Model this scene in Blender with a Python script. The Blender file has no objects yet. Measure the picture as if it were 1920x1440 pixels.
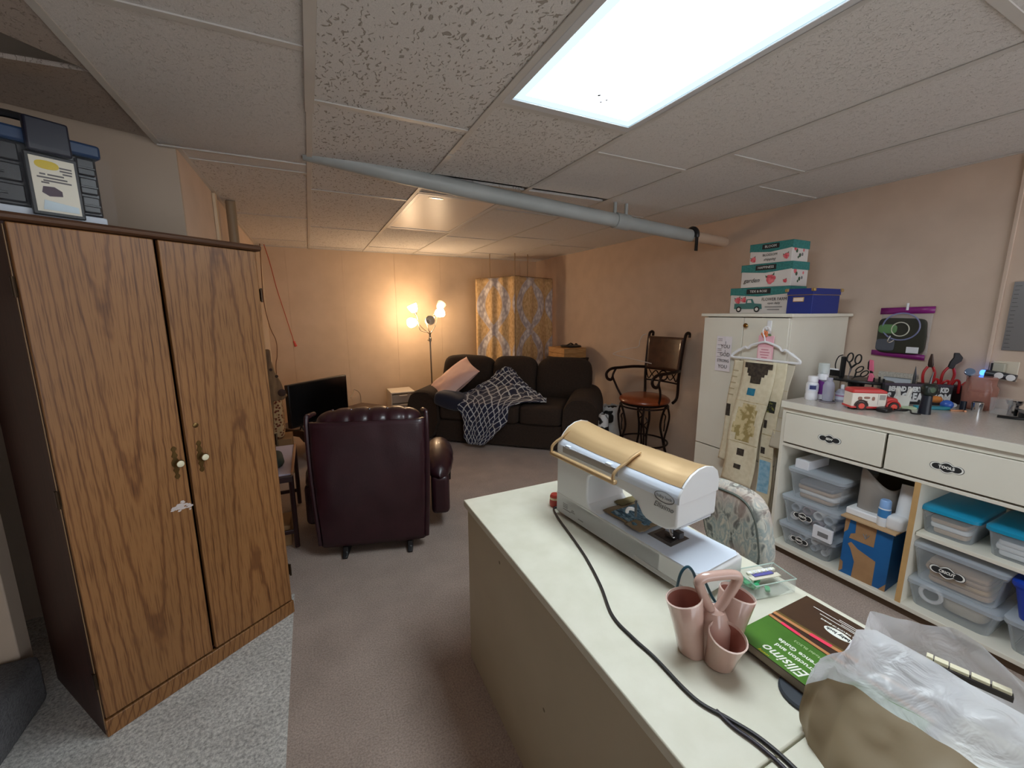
import bpy, bmesh, math, random
from math import sin, cos, pi, radians, sqrt, atan2
from mathutils import Vector, Matrix, noise
random.seed(7)
SC = bpy.context.scene
COL = SC.collection
# ------------------------------------------------------------------ camera, world, exposure
cam = bpy.data.objects.new('camera', bpy.data.cameras.new('camera'))
COL.objects.link(cam)
CZ = 1.40
cam.data.sensor_width = 36.0
cam.data.lens = 36.0 * 770.65 / 1920.0
cam.data.clip_start = 0.02
def cam_matrix(yaw, pitch, roll):
    a, b, c = radians(yaw), radians(pitch), radians(roll)
    f = Vector((sin(a) * cos(b), cos(a) * cos(b), -sin(b)))
    r = Vector((cos(a), -sin(a), 0)); d = f.cross(r)
    r2 = r * cos(c) + d * sin(c); d2 = d * cos(c) - r * sin(c)
    m = Matrix((r2, -d2, -f)).transposed().to_4x4()
    m.translation = (0, 0, CZ)
    return m
cam.matrix_world = cam_matrix(25.933, 9.946, 0.132)
SC.camera = cam
SC.view_settings.view_transform = 'Standard'
SC.view_settings.look = 'None'
SC.view_settings.gamma = 1.0
SC.view_settings.use_curve_mapping = False
SC.view_settings.exposure = 0.32
SC.cycles.max_bounces = 14
SC.cycles.diffuse_bounces = 8
SC.cycles.transparent_max_bounces = 16
TUBE_LIGHT = 13.5      # radiance of the fluorescent diffuser
TUBE_EDGE = 1.25
LAMP_LIGHT = 52.0     # radiance of the lit lamp shades
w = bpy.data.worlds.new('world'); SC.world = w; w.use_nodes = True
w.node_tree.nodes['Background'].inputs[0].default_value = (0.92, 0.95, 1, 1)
w.node_tree.nodes['Background'].inputs[1].default_value = 2.1  # even background light added as room fill, entering through the open rear

# ------------------------------------------------------------------ materials
def lin(c):
    def f(v):
        v /= 255.0
        return v / 12.92 if v <= 0.04045 else ((v + 0.055) / 1.055) ** 2.4
    return (f(c[0]), f(c[1]), f(c[2]), 1)
MATS = {}
class N:
    """tiny node-tree writer"""
    def __init__(s, name):
        s.m = bpy.data.materials.new(name); s.m.use_nodes = True
        s.t = s.m.node_tree; s.b = s.t.nodes['Principled BSDF']; s.out = s.t.nodes['Material Output']
    def n(s, typ, **kw):
        nd = s.t.nodes.new(typ)
        for k, v in kw.items():
            if k.startswith('_'): setattr(nd, k[1:], v)
            else:
                i = int(k[1:]) if k[0] == 'i' and k[1:].isdigit() else k.replace('_', ' ')
                if isinstance(v, bpy.types.NodeSocket): s.t.links.new(v, nd.inputs[i])
                else: nd.inputs[i].default_value = v
        return nd
    def link(s, a, b): s.t.links.new(a, b)
    def math(s, op, a, b=None, c=None):
        nd = s.t.nodes.new('ShaderNodeMath'); nd.operation = op
        for i, v in enumerate((a, b, c)):
            if v is None: continue
            if isinstance(v, bpy.types.NodeSocket): s.t.links.new(v, nd.inputs[i])
            else: nd.inputs[i].default_value = v
        return nd.outputs[0]
    def mix(s, fac, a, b):
        nd = s.t.nodes.new('ShaderNodeMix'); nd.data_type = 'RGBA'
        for i, v in ((0, fac), (6, a), (7, b)):
            if isinstance(v, bpy.types.NodeSocket): s.t.links.new(v, nd.inputs[i])
            else: nd.inputs[i].default_value = v
        return nd.outputs[2]
    def ramp(s, fac, stops, interp='LINEAR'):
        nd = s.t.nodes.new('ShaderNodeValToRGB'); nd.color_ramp.interpolation = interp
        e = nd.color_ramp.elements
        while len(e) < len(stops): e.new(0.5)
        for el, (p, c) in zip(e, stops): el.position = p; el.color = c
        s.link(fac, nd.inputs[0]); return nd.outputs[0]
    def coord(s, which='Object', scale=(1, 1, 1), rot=(0, 0, 0), loc=(0, 0, 0)):
        if which == 'Position': o = s.t.nodes.new('ShaderNodeNewGeometry').outputs['Position']
        else: o = s.t.nodes.new('ShaderNodeTexCoord').outputs[which]
        return s.n('ShaderNodeMapping', Vector=o, Scale=scale, Rotation=rot, Location=loc).outputs[0]
    def bump(s, h, strength=0.3, dist=0.01):
        nd = s.n('ShaderNodeBump', Strength=strength, Distance=dist, Height=h)
        s.link(nd.outputs[0], s.b.inputs['Normal'])
def M(name, c=(200, 200, 200), rough=0.5, metal=0.0, c2=None, scale=20.0, stretch=(1, 1, 1), bump=0.0, bscale=None,
      bdist=0.004, emit=None, estr=0.0, coat=0.0, sheen=0.0, alpha=1.0, sub=0.0, which='Object', spec=None, contrast=(0.35, 0.65)):
    if name in MATS: return MATS[name]
    n = N(name); b = n.b
    b.inputs['Base Color'].default_value = lin(c); b.inputs['Roughness'].default_value = rough; b.inputs['Metallic'].default_value = metal
    if spec is not None: b.inputs['Specular IOR Level'].default_value = spec
    b.inputs['Coat Weight'].default_value = coat; b.inputs['Sheen Weight'].default_value = sheen; b.inputs['Alpha'].default_value = alpha
    if sub: b.inputs['Subsurface Weight'].default_value = sub; b.inputs['Subsurface Scale'].default_value = 0.02
    if emit: b.inputs['Emission Color'].default_value = lin(emit); b.inputs['Emission Strength'].default_value = estr
    if c2:
        v = n.coord(which, stretch)
        t = n.n('ShaderNodeTexNoise', Vector=v, Scale=scale, Detail=4.0)
        n.link(n.ramp(t.outputs[0], [(contrast[0], lin(c)), (contrast[1], lin(c2))]), b.inputs['Base Color'])
    if bump:
        v = n.coord(which, stretch)
        t = n.n('ShaderNodeTexNoise', Vector=v, Scale=bscale or scale, Detail=3.0)
        n.bump(t.outputs[0], bump, bdist)
    MATS[name] = n.m
    return n.m
def clear_mat(name, c=(225, 232, 238), see=0.72, rough=0.25, edge=0.55):
    """clear or frosted plastic: part transparent, part glossy skin"""
    if name in MATS: return MATS[name]
    n = N(name); n.b.inputs['Base Color'].default_value = lin(c); n.b.inputs['Roughness'].default_value = rough
    tr = n.n('ShaderNodeBsdfTransparent')
    fr = n.n('ShaderNodeLayerWeight', Blend=0.35)
    k = n.math('SUBTRACT', see, n.math('MULTIPLY', fr.outputs['Facing'], see * edge))
    mx = n.n('ShaderNodeMixShader', i0=k, i1=n.b.outputs[0], i2=tr.outputs[0])
    n.link(mx.outputs[0], n.out.inputs[0]); MATS[name] = n.m
    return n.m
def oak_mat(name, off=(0, 0, 0), tilt=3.2, base=((146, 103, 62), (138, 95, 55), (112, 73, 41)), scale=17.0, rough=0.42):
    """flat-sawn oak: growth rings of a slightly tilted trunk cut by the board, plus pores"""
    n = N(name)
    v = n.coord('Object', (1, 1, 0.42), (radians(tilt), 0, 0), off)
    wv = n.n('ShaderNodeTexWave', _wave_type='RINGS', _rings_direction='Z', Vector=v, Scale=scale, Distortion=1.5, Detail=2.0, Detail_Scale=1.6, Detail_Roughness=0.45)
    col = n.ramp(wv.outputs[1], [(0.0, lin(base[2])), (0.10, lin(base[1])), (0.24, lin(base[0])), (1.0, lin(base[0]))])
    pv = n.coord('Object', (260, 260, 9))
    p = n.n('ShaderNodeTexNoise', Vector=pv, Scale=1.0, Detail=2.0)
    dark = n.ramp(p.outputs[0], [(0.50, (1, 1, 1, 1)), (0.68, (0.55, 0.48, 0.42, 1))])
    bl = n.n('ShaderNodeTexNoise', Vector=n.coord('Object', (3, 3, 1.2)), Scale=1.0)
    tone = n.ramp(bl.outputs[0], [(0.3, (0.86, 0.86, 0.86, 1)), (0.7, (1.1, 1.08, 1.05, 1))])
    mm = n.n('ShaderNodeMix', _data_type='RGBA', _blend_type='MULTIPLY'); mm.inputs[0].default_value = 1
    n.link(col, mm.inputs[6]); n.link(dark, mm.inputs[7])
    m2 = n.n('ShaderNodeMix', _data_type='RGBA', _blend_type='MULTIPLY'); m2.inputs[0].default_value = 1
    n.link(mm.outputs[2], m2.inputs[6]); n.link(tone, m2.inputs[7])
    n.link(m2.outputs[2], n.b.inputs['Base Color']); n.b.inputs['Roughness'].default_value = rough
    n.bump(p.outputs[0], 0.12, 0.002)
    return n.m
def tile_mat(name, c, pit, pscale=1.0, thr=0.60):
    """mineral-fibre ceiling tile: pale board with elongated worm-hole pits"""
    n = N(name)
    pos = n.coord('Position')
    wob = n.n('ShaderNodeTexNoise', Vector=pos, Scale=26.0 * pscale, Detail=1.0)
    vv = n.n('ShaderNodeVectorMath', _operation='MULTIPLY_ADD', i0=wob.outputs[1], i1=(0.035, 0.035, 0.0), i2=pos)
    mp = n.n('ShaderNodeMapping', Vector=vv.outputs[0], Scale=(150 * pscale, 62 * pscale, 1), Rotation=(0, 0, radians(28)))
    t = n.n('ShaderNodeTexNoise', Vector=mp.outputs[0], Scale=0.62, Detail=0.6)
    f = n.ramp(t.outputs[0], [(thr, (0, 0, 0, 1)), (thr + 0.05, (1, 1, 1, 1))])
    g = n.n('ShaderNodeTexNoise', Vector=pos, Scale=420.0, Detail=2.0)
    gr = n.ramp(g.outputs[0], [(0.35, lin([x * 0.93 for x in c])), (0.65, lin(c))])
    n.link(n.mix(f, gr, lin(pit)), n.b.inputs['Base Color'])
    n.b.inputs['Roughness'].default_value = 0.95
    h = n.math('MULTIPLY_ADD', f, -1.0, n.math('MULTIPLY', g.outputs[0], 0.3))
    n.bump(h, 0.7, 0.004)
    return n.m
def uv_node(n): return n.n('ShaderNodeSeparateXYZ', Vector=n.t.nodes.new('ShaderNodeTexCoord').outputs['UV'])

# ------------------------------------------------------------------ mesh builder
class B:
    def __init__(s): s.v = []; s.f = []; s.mi = []; s.uv = {}
    def add(s, vs, fs, mi=0):
        o = len(s.v); s.v += [tuple(v) for v in vs]; s.f += [tuple(i + o for i in f) for f in fs]; s.mi += [mi] * len(fs); return s
    def box(s, x0, y0, z0, x1, y1, z1, mi=0, M4=None):
        x0, x1 = min(x0, x1), max(x0, x1); y0, y1 = min(y0, y1), max(y0, y1); z0, z1 = min(z0, z1), max(z0, z1)
        vs = [(x0, y0, z0), (x1, y0, z0), (x1, y1, z0), (x0, y1, z0), (x0, y0, z1), (x1, y0, z1), (x1, y1, z1), (x0, y1, z1)]
        if M4: vs = [M4 @ Vector(v) for v in vs]
        return s.add(vs, [(0, 3, 2, 1), (4, 5, 6, 7), (0, 1, 5, 4), (1, 2, 6, 5), (2, 3, 7, 6), (3, 0, 4, 7)], mi)
    def tube(s, pts, r, n=8, closed=False, mi=0, cap=True, flat=1.0):
        pts = [Vector(p) for p in pts]; k = len(pts)
        rs = r if isinstance(r, (list, tuple)) else [r] * k
        vs = []; up = None
        for i, p in enumerate(pts):
            a = pts[(i - 1) % k] if (closed or i) else pts[0]
            c = pts[(i + 1) % k] if (closed or i < k - 1) else pts[-1]
            t = (c - a).normalized() if (c - a).length > 1e-9 else Vector((0, 0, 1))
            if up is None:
                up = t.orthogonal().normalized()
                if abs(t.z) < 0.9: up = (Vector((0, 0, 1)) - t * t.z).normalized()
            up = (up - t * up.dot(t)); up = up.normalized() if up.length > 1e-6 else t.orthogonal().normalized()
            sd = t.cross(up)
            for j in range(n):
                q = 2 * pi * j / n
                vs.append(p + up * (cos(q) * rs[i] * flat) + sd * (sin(q) * rs[i]))
        fs = []
        for i in range(k if closed else k - 1):
            i2 = (i + 1) % k
            for j in range(n): fs.append((i * n + j, i * n + (j + 1) % n, i2 * n + (j + 1) % n, i2 * n + j))
        if cap and not closed: fs += [tuple(reversed(range(n))), tuple(range((k - 1) * n, k * n))]
        return s.add(vs, fs, mi)
    def cyl(s, p0, p1, r0, r1=None, n=16, mi=0, cap=True): return s.tube([p0, p1], [r0, r0 if r1 is None else r1], n, mi=mi, cap=cap)
    def lathe(s, prof, c=(0, 0, 0), n=24, mi=0, M4=None, cap=False):
        vs = []
        for r, z in prof:
            for j in range(n):
                q = 2 * pi * j / n; v = Vector((r * cos(q), r * sin(q), z))
                vs.append((M4 @ v if M4 else v) + Vector(c))
        fs = []
        for i in range(len(prof) - 1):
            for j in range(n): fs.append((i * n + j, i * n + (j + 1) % n, (i + 1) * n + (j + 1) % n, (i + 1) * n + j))
        if cap: fs += [tuple(reversed(range(n))), tuple(range((len(prof) - 1) * n, len(prof) * n))]
        return s.add(vs, fs, mi)
    def prism(s, poly, fn, d0, d1, mi=0):
        """poly of (a,b); fn(a,b,d) -> point"""
        k = len(poly)
        vs = [fn(a, b, d0) for a, b in poly] + [fn(a, b, d1) for a, b in poly]
        fs = [tuple(reversed(range(k))), tuple(range(k, 2 * k))] + [(i, (i + 1) % k, k + (i + 1) % k, k + i) for i in range(k)]
        return s.add(vs, fs, mi)
    def grid(s, fn, nu, nv, mi=0, closeu=False, uvs=(1, 1)):
        o = len(s.f); vs = []; 
        for j in range(nv + 1):
            for i in range(nu + (0 if closeu else 1)): vs.append(fn(i / nu, j / nv))
        w = nu if closeu else nu + 1; fs = []; k0 = len(s.f)
        for j in range(nv):
            for i in range(nu):
                i2 = (i + 1) % w
                fs.append((j * w + i, j * w + i2, (j + 1) * w + i2, (j + 1) * w + i))
                s.uv[k0 + len(fs) - 1] = [(i / nu * uvs[0], j / nv * uvs[1]), ((i + 1) / nu * uvs[0], j / nv * uvs[1]), ((i + 1) / nu * uvs[0], (j + 1) / nv * uvs[1]), (i / nu * uvs[0], (j + 1) / nv * uvs[1])]
        return s.add(vs, fs, mi)
    def soft(s, c, sz, e1=0.35, e2=0.35, nu=28, nv=16, M4=None, wr=0.0, mi=0):
        """superellipsoid cushion, optional wrinkle noise"""
        def pw(x, e): return math.copysign(abs(x) ** e, x)
        def fn(u, v):
            a = -pi + 2 * pi * u; b = -pi / 2 + pi * v
            p = Vector((sz[0] / 2 * pw(cos(b), e1) * pw(cos(a), e2), sz[1] / 2 * pw(cos(b), e1) * pw(sin(a), e2), sz[2] / 2 * pw(sin(b), e1)))
            if wr: p *= 1 + wr * noise.noise(Vector(c) * 3 + p * 9)
            if M4: p = M4 @ p
            return p + Vector(c)
        return s.grid(fn, nu, nv, mi, closeu=True)
    def build(s, name, mats, parent=None, bevel=0.0, seg=2, ang=38, flat=False, solid=0.0, sub=0, off=0.0):
        me = bpy.data.meshes.new(name); me.from_pydata(s.v, [], s.f)
        if not isinstance(mats, (list, tuple)): mats = [mats]
        for m in mats: me.materials.append(m)
        if len(mats) > 1: me.polygons.foreach_set('material_index', s.mi)
        if s.uv:
            l = me.uv_layers.new(name='UVMap')
            for p in me.polygons:
                if p.index in s.uv:
                    for li, q in zip(p.loop_indices, s.uv[p.index]): l.data[li].uv = q
        bm = bmesh.new(); bm.from_mesh(me)
        bmesh.ops.remove_doubles(bm, verts=bm.verts, dist=1e-5)
        bmesh.ops.recalc_face_normals(bm, faces=bm.faces); bm.to_mesh(me); bm.free()
        if not flat:
            me.polygons.foreach_set('use_smooth', [True] * len(me.polygons))
            me.set_sharp_from_angle(angle=radians(ang))
        o = bpy.data.objects.new(name, me); COL.objects.link(o)
        if parent: o.parent = parent
        if solid:
            k = o.modifiers.new('solid', 'SOLIDIFY'); k.thickness = solid; k.offset = off
        if sub:
            k = o.modifiers.new('sub', 'SUBSURF'); k.levels = k.render_levels = sub
        if bevel:
            k = o.modifiers.new('bevel', 'BEVEL'); k.width = bevel; k.segments = seg; k.limit_method = 'ANGLE'; k.angle_limit = radians(40)
            k.harden_normals = False
        return o
def tag(o, label, cat, group=None, kind=None):
    o['label'] = label; o['category'] = cat
    if group: o['group'] = group
    if kind: o['kind'] = kind
    return o
def thing(name, label, cat, loc=(0, 0, 0), rz=0.0, group=None):
    o = bpy.data.objects.new(name, None); COL.objects.link(o); o.empty_display_size = 0.05
    o.location = loc; o.rotation_euler = (0, 0, rz)
    return tag(o, label, cat, group)
def struct(name, kind_label=None):
    o = bpy.data.objects.new(name, None); COL.objects.link(o); o['kind'] = 'structure'; o['label'] = kind_label or name; return o
def copy_tree(o, parent=None):
    c = o.copy(); COL.objects.link(c)
    if parent: c.parent = parent
    for ch in list(o.children): copy_tree(ch, c)
    return c
def lettering(s, size, mat, parent, loc, rot=(0, 0, 0), ext=0.0002, sx=1.0, shear=0.0, name='lettering', align='CENTER', sp=1.0, bold=0.0):
    cu = bpy.data.curves.new('t', 'FONT'); cu.body = s; cu.size = size; cu.extrude = ext; cu.align_x = align; cu.align_y = 'CENTER'; cu.shear = shear; cu.space_character = sp; cu.resolution_u = 2; cu.offset = bold
    to = bpy.data.objects.new('t', cu); COL.objects.link(to)
    dg = bpy.context.evaluated_depsgraph_get()
    me = bpy.data.meshes.new_from_object(to.evaluated_get(dg)); bpy.data.objects.remove(to); bpy.data.curves.remove(cu)
    me.materials.clear(); me.materials.append(mat); me.name = name
    o = bpy.data.objects.new(name, me); COL.objects.link(o); o.parent = parent; o.location = loc; o.rotation_euler = rot; o.scale = (sx, 1, 1)
    return o
def rbox(x0, y0, z0, x1, y1, z1, name, mat, parent, bevel=0.003, seg=2):
    return B().box(x0, y0, z0, x1, y1, z1).build(name, mat, parent, bevel, seg)
def cat(pts, n=8, closed=False):
    """Catmull-Rom smoothing of a polyline"""
    P = [Vector(p) for p in pts]; k = len(P); out = []
    for i in range(k if closed else k - 1):
        a, b, c, d = (P[(i - 1) % k] if closed or i else P[0]), P[i], P[(i + 1) % k], (P[(i + 2) % k] if closed or i + 2 < k else P[-1])
        for j in range(n):
            t = j / n
            out.append(0.5 * ((2 * b) + (c - a) * t + (2 * a - 5 * b + 4 * c - d) * t * t + (3 * b - 3 * c + d - a) * t ** 3))
    if not closed: out.append(P[-1])
    return out
RW = (pi / 2, 0, -pi / 2)   # lettering on faces that look towards -X
# ------------------------------------------------------------------ setting
BACKY, RIGHTX, LEFTX, PARTY, CEIL, FRONTY, STAIRX = 5.62, 3.14, -0.49, 2.50, 2.148, -2.6, -2.3
wall_m = M('wall_paint', (210, 189, 171), 0.75, c2=(203, 182, 164), scale=6, bump=0.15, bscale=180, bdist=0.002)
back_m = M('wall_paint_panels', (210, 184, 154), 0.5, c2=(203, 177, 147), scale=5, bump=0.15, bscale=60, bdist=0.002)
part_m = M('wall_paint_partition', (188, 172, 154), 0.8, bump=0.15, bscale=180, bdist=0.002)
def carpet(name, ca, cb, sc=130.0):
    n = N(name); v = n.coord('Position')
    t = n.n('ShaderNodeTexNoise', Vector=v, Scale=sc, Detail=4.0, Roughness=0.7)
    u = n.n('ShaderNodeTexNoise', Vector=v, Scale=5.0, Detail=3.0)
    col = n.ramp(t.outputs[0], [(0.33, lin(ca)), (0.62, lin(cb))])
    tone = n.ramp(u.outputs[0], [(0.3, (0.84, 0.83, 0.82, 1)), (0.7, (1.06, 1.06, 1.06, 1))])
    mm = n.n('ShaderNodeMix', _data_type='RGBA', _blend_type='MULTIPLY'); mm.inputs[0].default_value = 1
    n.link(col, mm.inputs[6]); n.link(tone, mm.inputs[7]); n.link(mm.outputs[2], n.b.inputs['Base Color'])
    n.b.inputs['Roughness'].default_value = 1.0; n.b.inputs['Specular IOR Level'].default_value = 0.1
    n.b.inputs['Sheen Weight'].default_value = 0.25
    n.bump(t.outputs[0], 0.9, 0.012)
    return n.m
fl = struct('floor', 'wall to wall carpet floor with a seam between two pieces')
carpet_brown = carpet('carpet_brown', (160, 140, 127), (204, 184, 170), 150)
carpet_grey = carpet('carpet_grey', (152, 150, 146), (238, 236, 230), 85)
rbox(-0.175, FRONTY, -0.05, RIGHTX, BACKY, 0, 'carpet_piece', carpet_brown, fl, 0)
rbox(STAIRX, FRONTY, -0.05, -0.175, 2.16, 0, 'carpet_piece', carpet_grey, fl, 0)
rbox(LEFTX, 2.16, -0.05, -0.175, BACKY, 0, 'carpet_piece', carpet_brown, fl, 0)
rbox(STAIRX, 2.16, -0.05, LEFTX, PARTY, 0, 'carpet_piece', carpet_grey, fl, 0)
# walls
wr = rbox(RIGHTX, FRONTY, 0, RIGHTX + 0.12, BACKY + 0.12, 2.6, 'wall_right', wall_m, None, 0); wr['kind'] = 'structure'
wb = struct('wall_back', 'far wall of painted panels')
xs = [LEFTX - 0.1, -0.2, 0.412, 1.039, 1.647, 2.26, 2.87, RIGHTX + 0.1]
for a, b in zip(xs, xs[1:]): rbox(a + 0.0008, BACKY + random.uniform(0, 0.001), 0, b - 0.0008, BACKY + 0.1, 2.6, 'panel', back_m, wb, 0.001)
rbox(LEFTX - 0.1, BACKY + 0.004, 0, RIGHTX + 0.1, BACKY + 0.12, 2.6, 'backing', back_m, wb, 0)
wl = rbox(LEFTX - 0.12, PARTY + 0.021, 0, LEFTX, BACKY, 2.6, 'wall_left', wall_m, None, 0); wl['kind'] = 'structure'
wp = rbox(STAIRX, PARTY, 0, LEFTX, PARTY + 0.02, 2.6, 'wall_partition', part_m, None, 0); wp['kind'] = 'structure'
ws = rbox(STAIRX, 1.93, 0, -1.03, 2.0, 1.45, 'wall_stair', part_m, None, 0.004); ws['kind'] = 'structure'
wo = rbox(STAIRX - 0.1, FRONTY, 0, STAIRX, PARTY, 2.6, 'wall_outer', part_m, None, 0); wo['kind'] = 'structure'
t_ = rbox(LEFTX, 5.585, 0, LEFTX + 0.05, 5.62, 2.14, 'trim_corner', M('trim_paint', (222, 200, 168), 0.5), None, 0.003); t_['kind'] = 'structure'
t_ = rbox(LEFTX, 3.28, 0, LEFTX + 0.018, 3.33, 2.14, 'trim_left', M('trim_paint'), None, 0.003); t_['kind'] = 'structure'
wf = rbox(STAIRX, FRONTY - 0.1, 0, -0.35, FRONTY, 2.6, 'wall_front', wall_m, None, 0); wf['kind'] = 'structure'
# stair step beside the wardrobe
st = B().box(STAIRX + 0.01, 1.05, 0, -0.97, 1.92, 0.19).build('stair_step', carpet('carpet_stair', (58, 58, 60), (98, 98, 102), 110), None, 0.025, 3); tag(st, 'low step covered in dark grey carpet at the foot of the wardrobe', 'step')
# ------------------------------------------------------------------ ceiling grid
ce = struct('ceiling', 'suspended ceiling of fissured tiles in a white grid')
tee_m = M('tee_white', (206, 203, 198), 0.45, c2=(192, 189, 184), scale=3)
tile_a = tile_mat('tile_fissured', (222, 219, 216), (160, 153, 145), 1.4, 0.63)
tile_b = tile_mat('tile_smooth', (222, 219, 216), (204, 200, 196), 2.4, 0.64)
tile_c = tile_mat('tile_fine', (222, 219, 215), (174, 168, 162), 1.7, 0.62)
GX = [-0.55, 0.06, 0.67, 1.28, 1.89, 2.50, 3.13]
GY = [[-0.98, 0.24, 1.461, 2.665, 3.904, 5.12, BACKY], [-0.66, 0.56, 1.779, 2.984, 4.224, 5.44, BACKY], [-0.94, 0.28, 1.50, 2.75, 3.97, 5.19, BACKY],
      [-0.70, 0.515, 1.735, 2.955, 4.17, 5.39, BACKY], [-0.96, 0.255, 1.474, 2.69, 3.91, 5.13, BACKY], [-0.68, 0.54, 1.754, 2.97, 4.19, 5.41, BACKY]]
kinds = [[tile_b, tile_b, tile_b, tile_c, tile_c, tile_c], [tile_a, tile_a, tile_a, tile_a, tile_a, tile_c], [tile_a, None, tile_c, None, tile_c, tile_c],
         [tile_b, tile_b, tile_b, tile_b, tile_b, tile_b], [tile_b] * 6, [tile_b] * 6]
def tile(x0, y0, x1, y1, m, dz=0.0):
    dx = random.uniform(-0.002, 0.002)
    o = rbox(x0 + 0.003, y0 + 0.003, CEIL + 0.003 + dz, x1 - 0.003, y1 - 0.003, CEIL + 0.018 + dz, 'ceiling_tile', m, ce, 0.002, 1)
    return o
PY = 2.405
for ci in range(6):
    x0, x1 = GX[ci], GX[ci + 1]
    for k, (y0, y1) in enumerate(zip(GY[ci], GY[ci][1:])):
        m = kinds[ci][k]
        if m is None: continue
        xa = x0
        if ci == 0 and y1 > PARTY:
            xa = LEFTX
        if y0 < PY < y1 and ci < 4:
            g = 0.028
            if ci == 0:
                tile(x0, y0, x1, PARTY, m); tile(xa, PARTY, x1, y1, m)
            else:
                tile(x0, y0, x1, PY - g, m); tile(x0, PY + g, x1, y1, m)
        else:
            tile(xa, y0, x1, y1, m)
# main tees along the room
for i, x in enumerate(GX):
    if i == 0: ya, yb = -1.5, PARTY
    else: ya, yb = -1.5, BACKY
    tm = B().box(x - 0.0125, ya, CEIL - 0.003, x + 0.0125, yb, CEIL + 0.002).box(x - 0.0015, ya, CEIL, x + 0.0015, yb, CEIL + 0.035)
    if i == 1: tm.box(x - 0.016, -1.5, CEIL - 0.008, x + 0.016, 1.86, CEIL - 0.003)   # second strip laid over the near run
    if i == 2: tm.box(x - 0.013, 2.05, CEIL - 0.006, x + 0.013, 2.33, CEIL - 0.003)
    if i < 6: tm.build('main_tee', tee_m, ce, 0.001, 1)
rbox(GX[0], PARTY - .03, CEIL - .014, GX[1] - .014, PARTY - .01, CEIL - .008, 'edge_strip', tee_m, ce, 0.001)
rbox(LEFTX, PARTY, CEIL - 0.003, LEFTX + 0.02, BACKY, CEIL + 0.002, 'wall_angle', tee_m, ce, 0)
rbox(RIGHTX - 0.02, -1.5, CEIL - 0.003, RIGHTX, BACKY, CEIL + 0.002, 'wall_angle', tee_m, ce, 0)
rbox(LEFTX, BACKY - 0.02, CEIL - 0.003, RIGHTX, BACKY, CEIL + 0.002, 'wall_angle', tee_m, ce, 0)
for ci in range(6):
    for y in GY[ci][:-1]:
        x0 = LEFTX if (ci == 0 and y > PARTY) else GX[ci]
        B().box(x0, y - 0.0125, CEIL - 0.002, GX[ci + 1], y + 0.0125, CEIL + 0.0025).build('cross_tee', tee_m, ce)
# slab and joist space over the grid, closed ceiling behind the camera
dark = M('dark_joist', (20, 17, 15), 0.9)
rbox(STAIRX, FRONTY, 2.5, RIGHTX, BACKY, 2.56, 'floor_deck', dark, ce, 0)
rbox(STAIRX, FRONTY, CEIL, RIGHTX, -1.0, CEIL + 0.02, 'rear_panel', tile_b, ce, 0)
# sagging tiles left of the grid edge
sagm = tile_mat('tile_old', (184, 172, 162), (146, 136, 126), 2.4, 0.64)
def quad_tile(pts, th=0.014, m=sagm):
    vs = [Vector(p) for p in pts]; up = Vector((0, 0, th))
    B().add([*vs, *[v + up for v in vs]], [(0, 3, 2, 1), (4, 5, 6, 7), (0, 1, 5, 4), (1, 2, 6, 5), (2, 3, 7, 6), (3, 0, 4, 7)]).build('ceiling_tile', m, ce)
quad_tile([(-0.565, 1.90, 2.155), (-0.565, 2.49, 2.165), (-1.30, 2.49, 2.25), (-1.25, 1.875, 2.125)])
quad_tile([(-0.565, 0.70, 2.15), (-0.565, 1.885, 2.152), (-1.17, 1.28, 2.165), (-1.17, 0.70, 2.15)])
quad_tile([(-0.565, -0.6, 2.15), (-0.565, 0.69, 2.15), (-1.17, 0.69, 2.15), (-1.17, -0.6, 2.15)])
rbox(STAIRX, -1.0, CEIL + 0.03, -1.18, 1.45, CEIL + 0.045, 'ceiling_tile', sagm, ce, 0)
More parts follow.
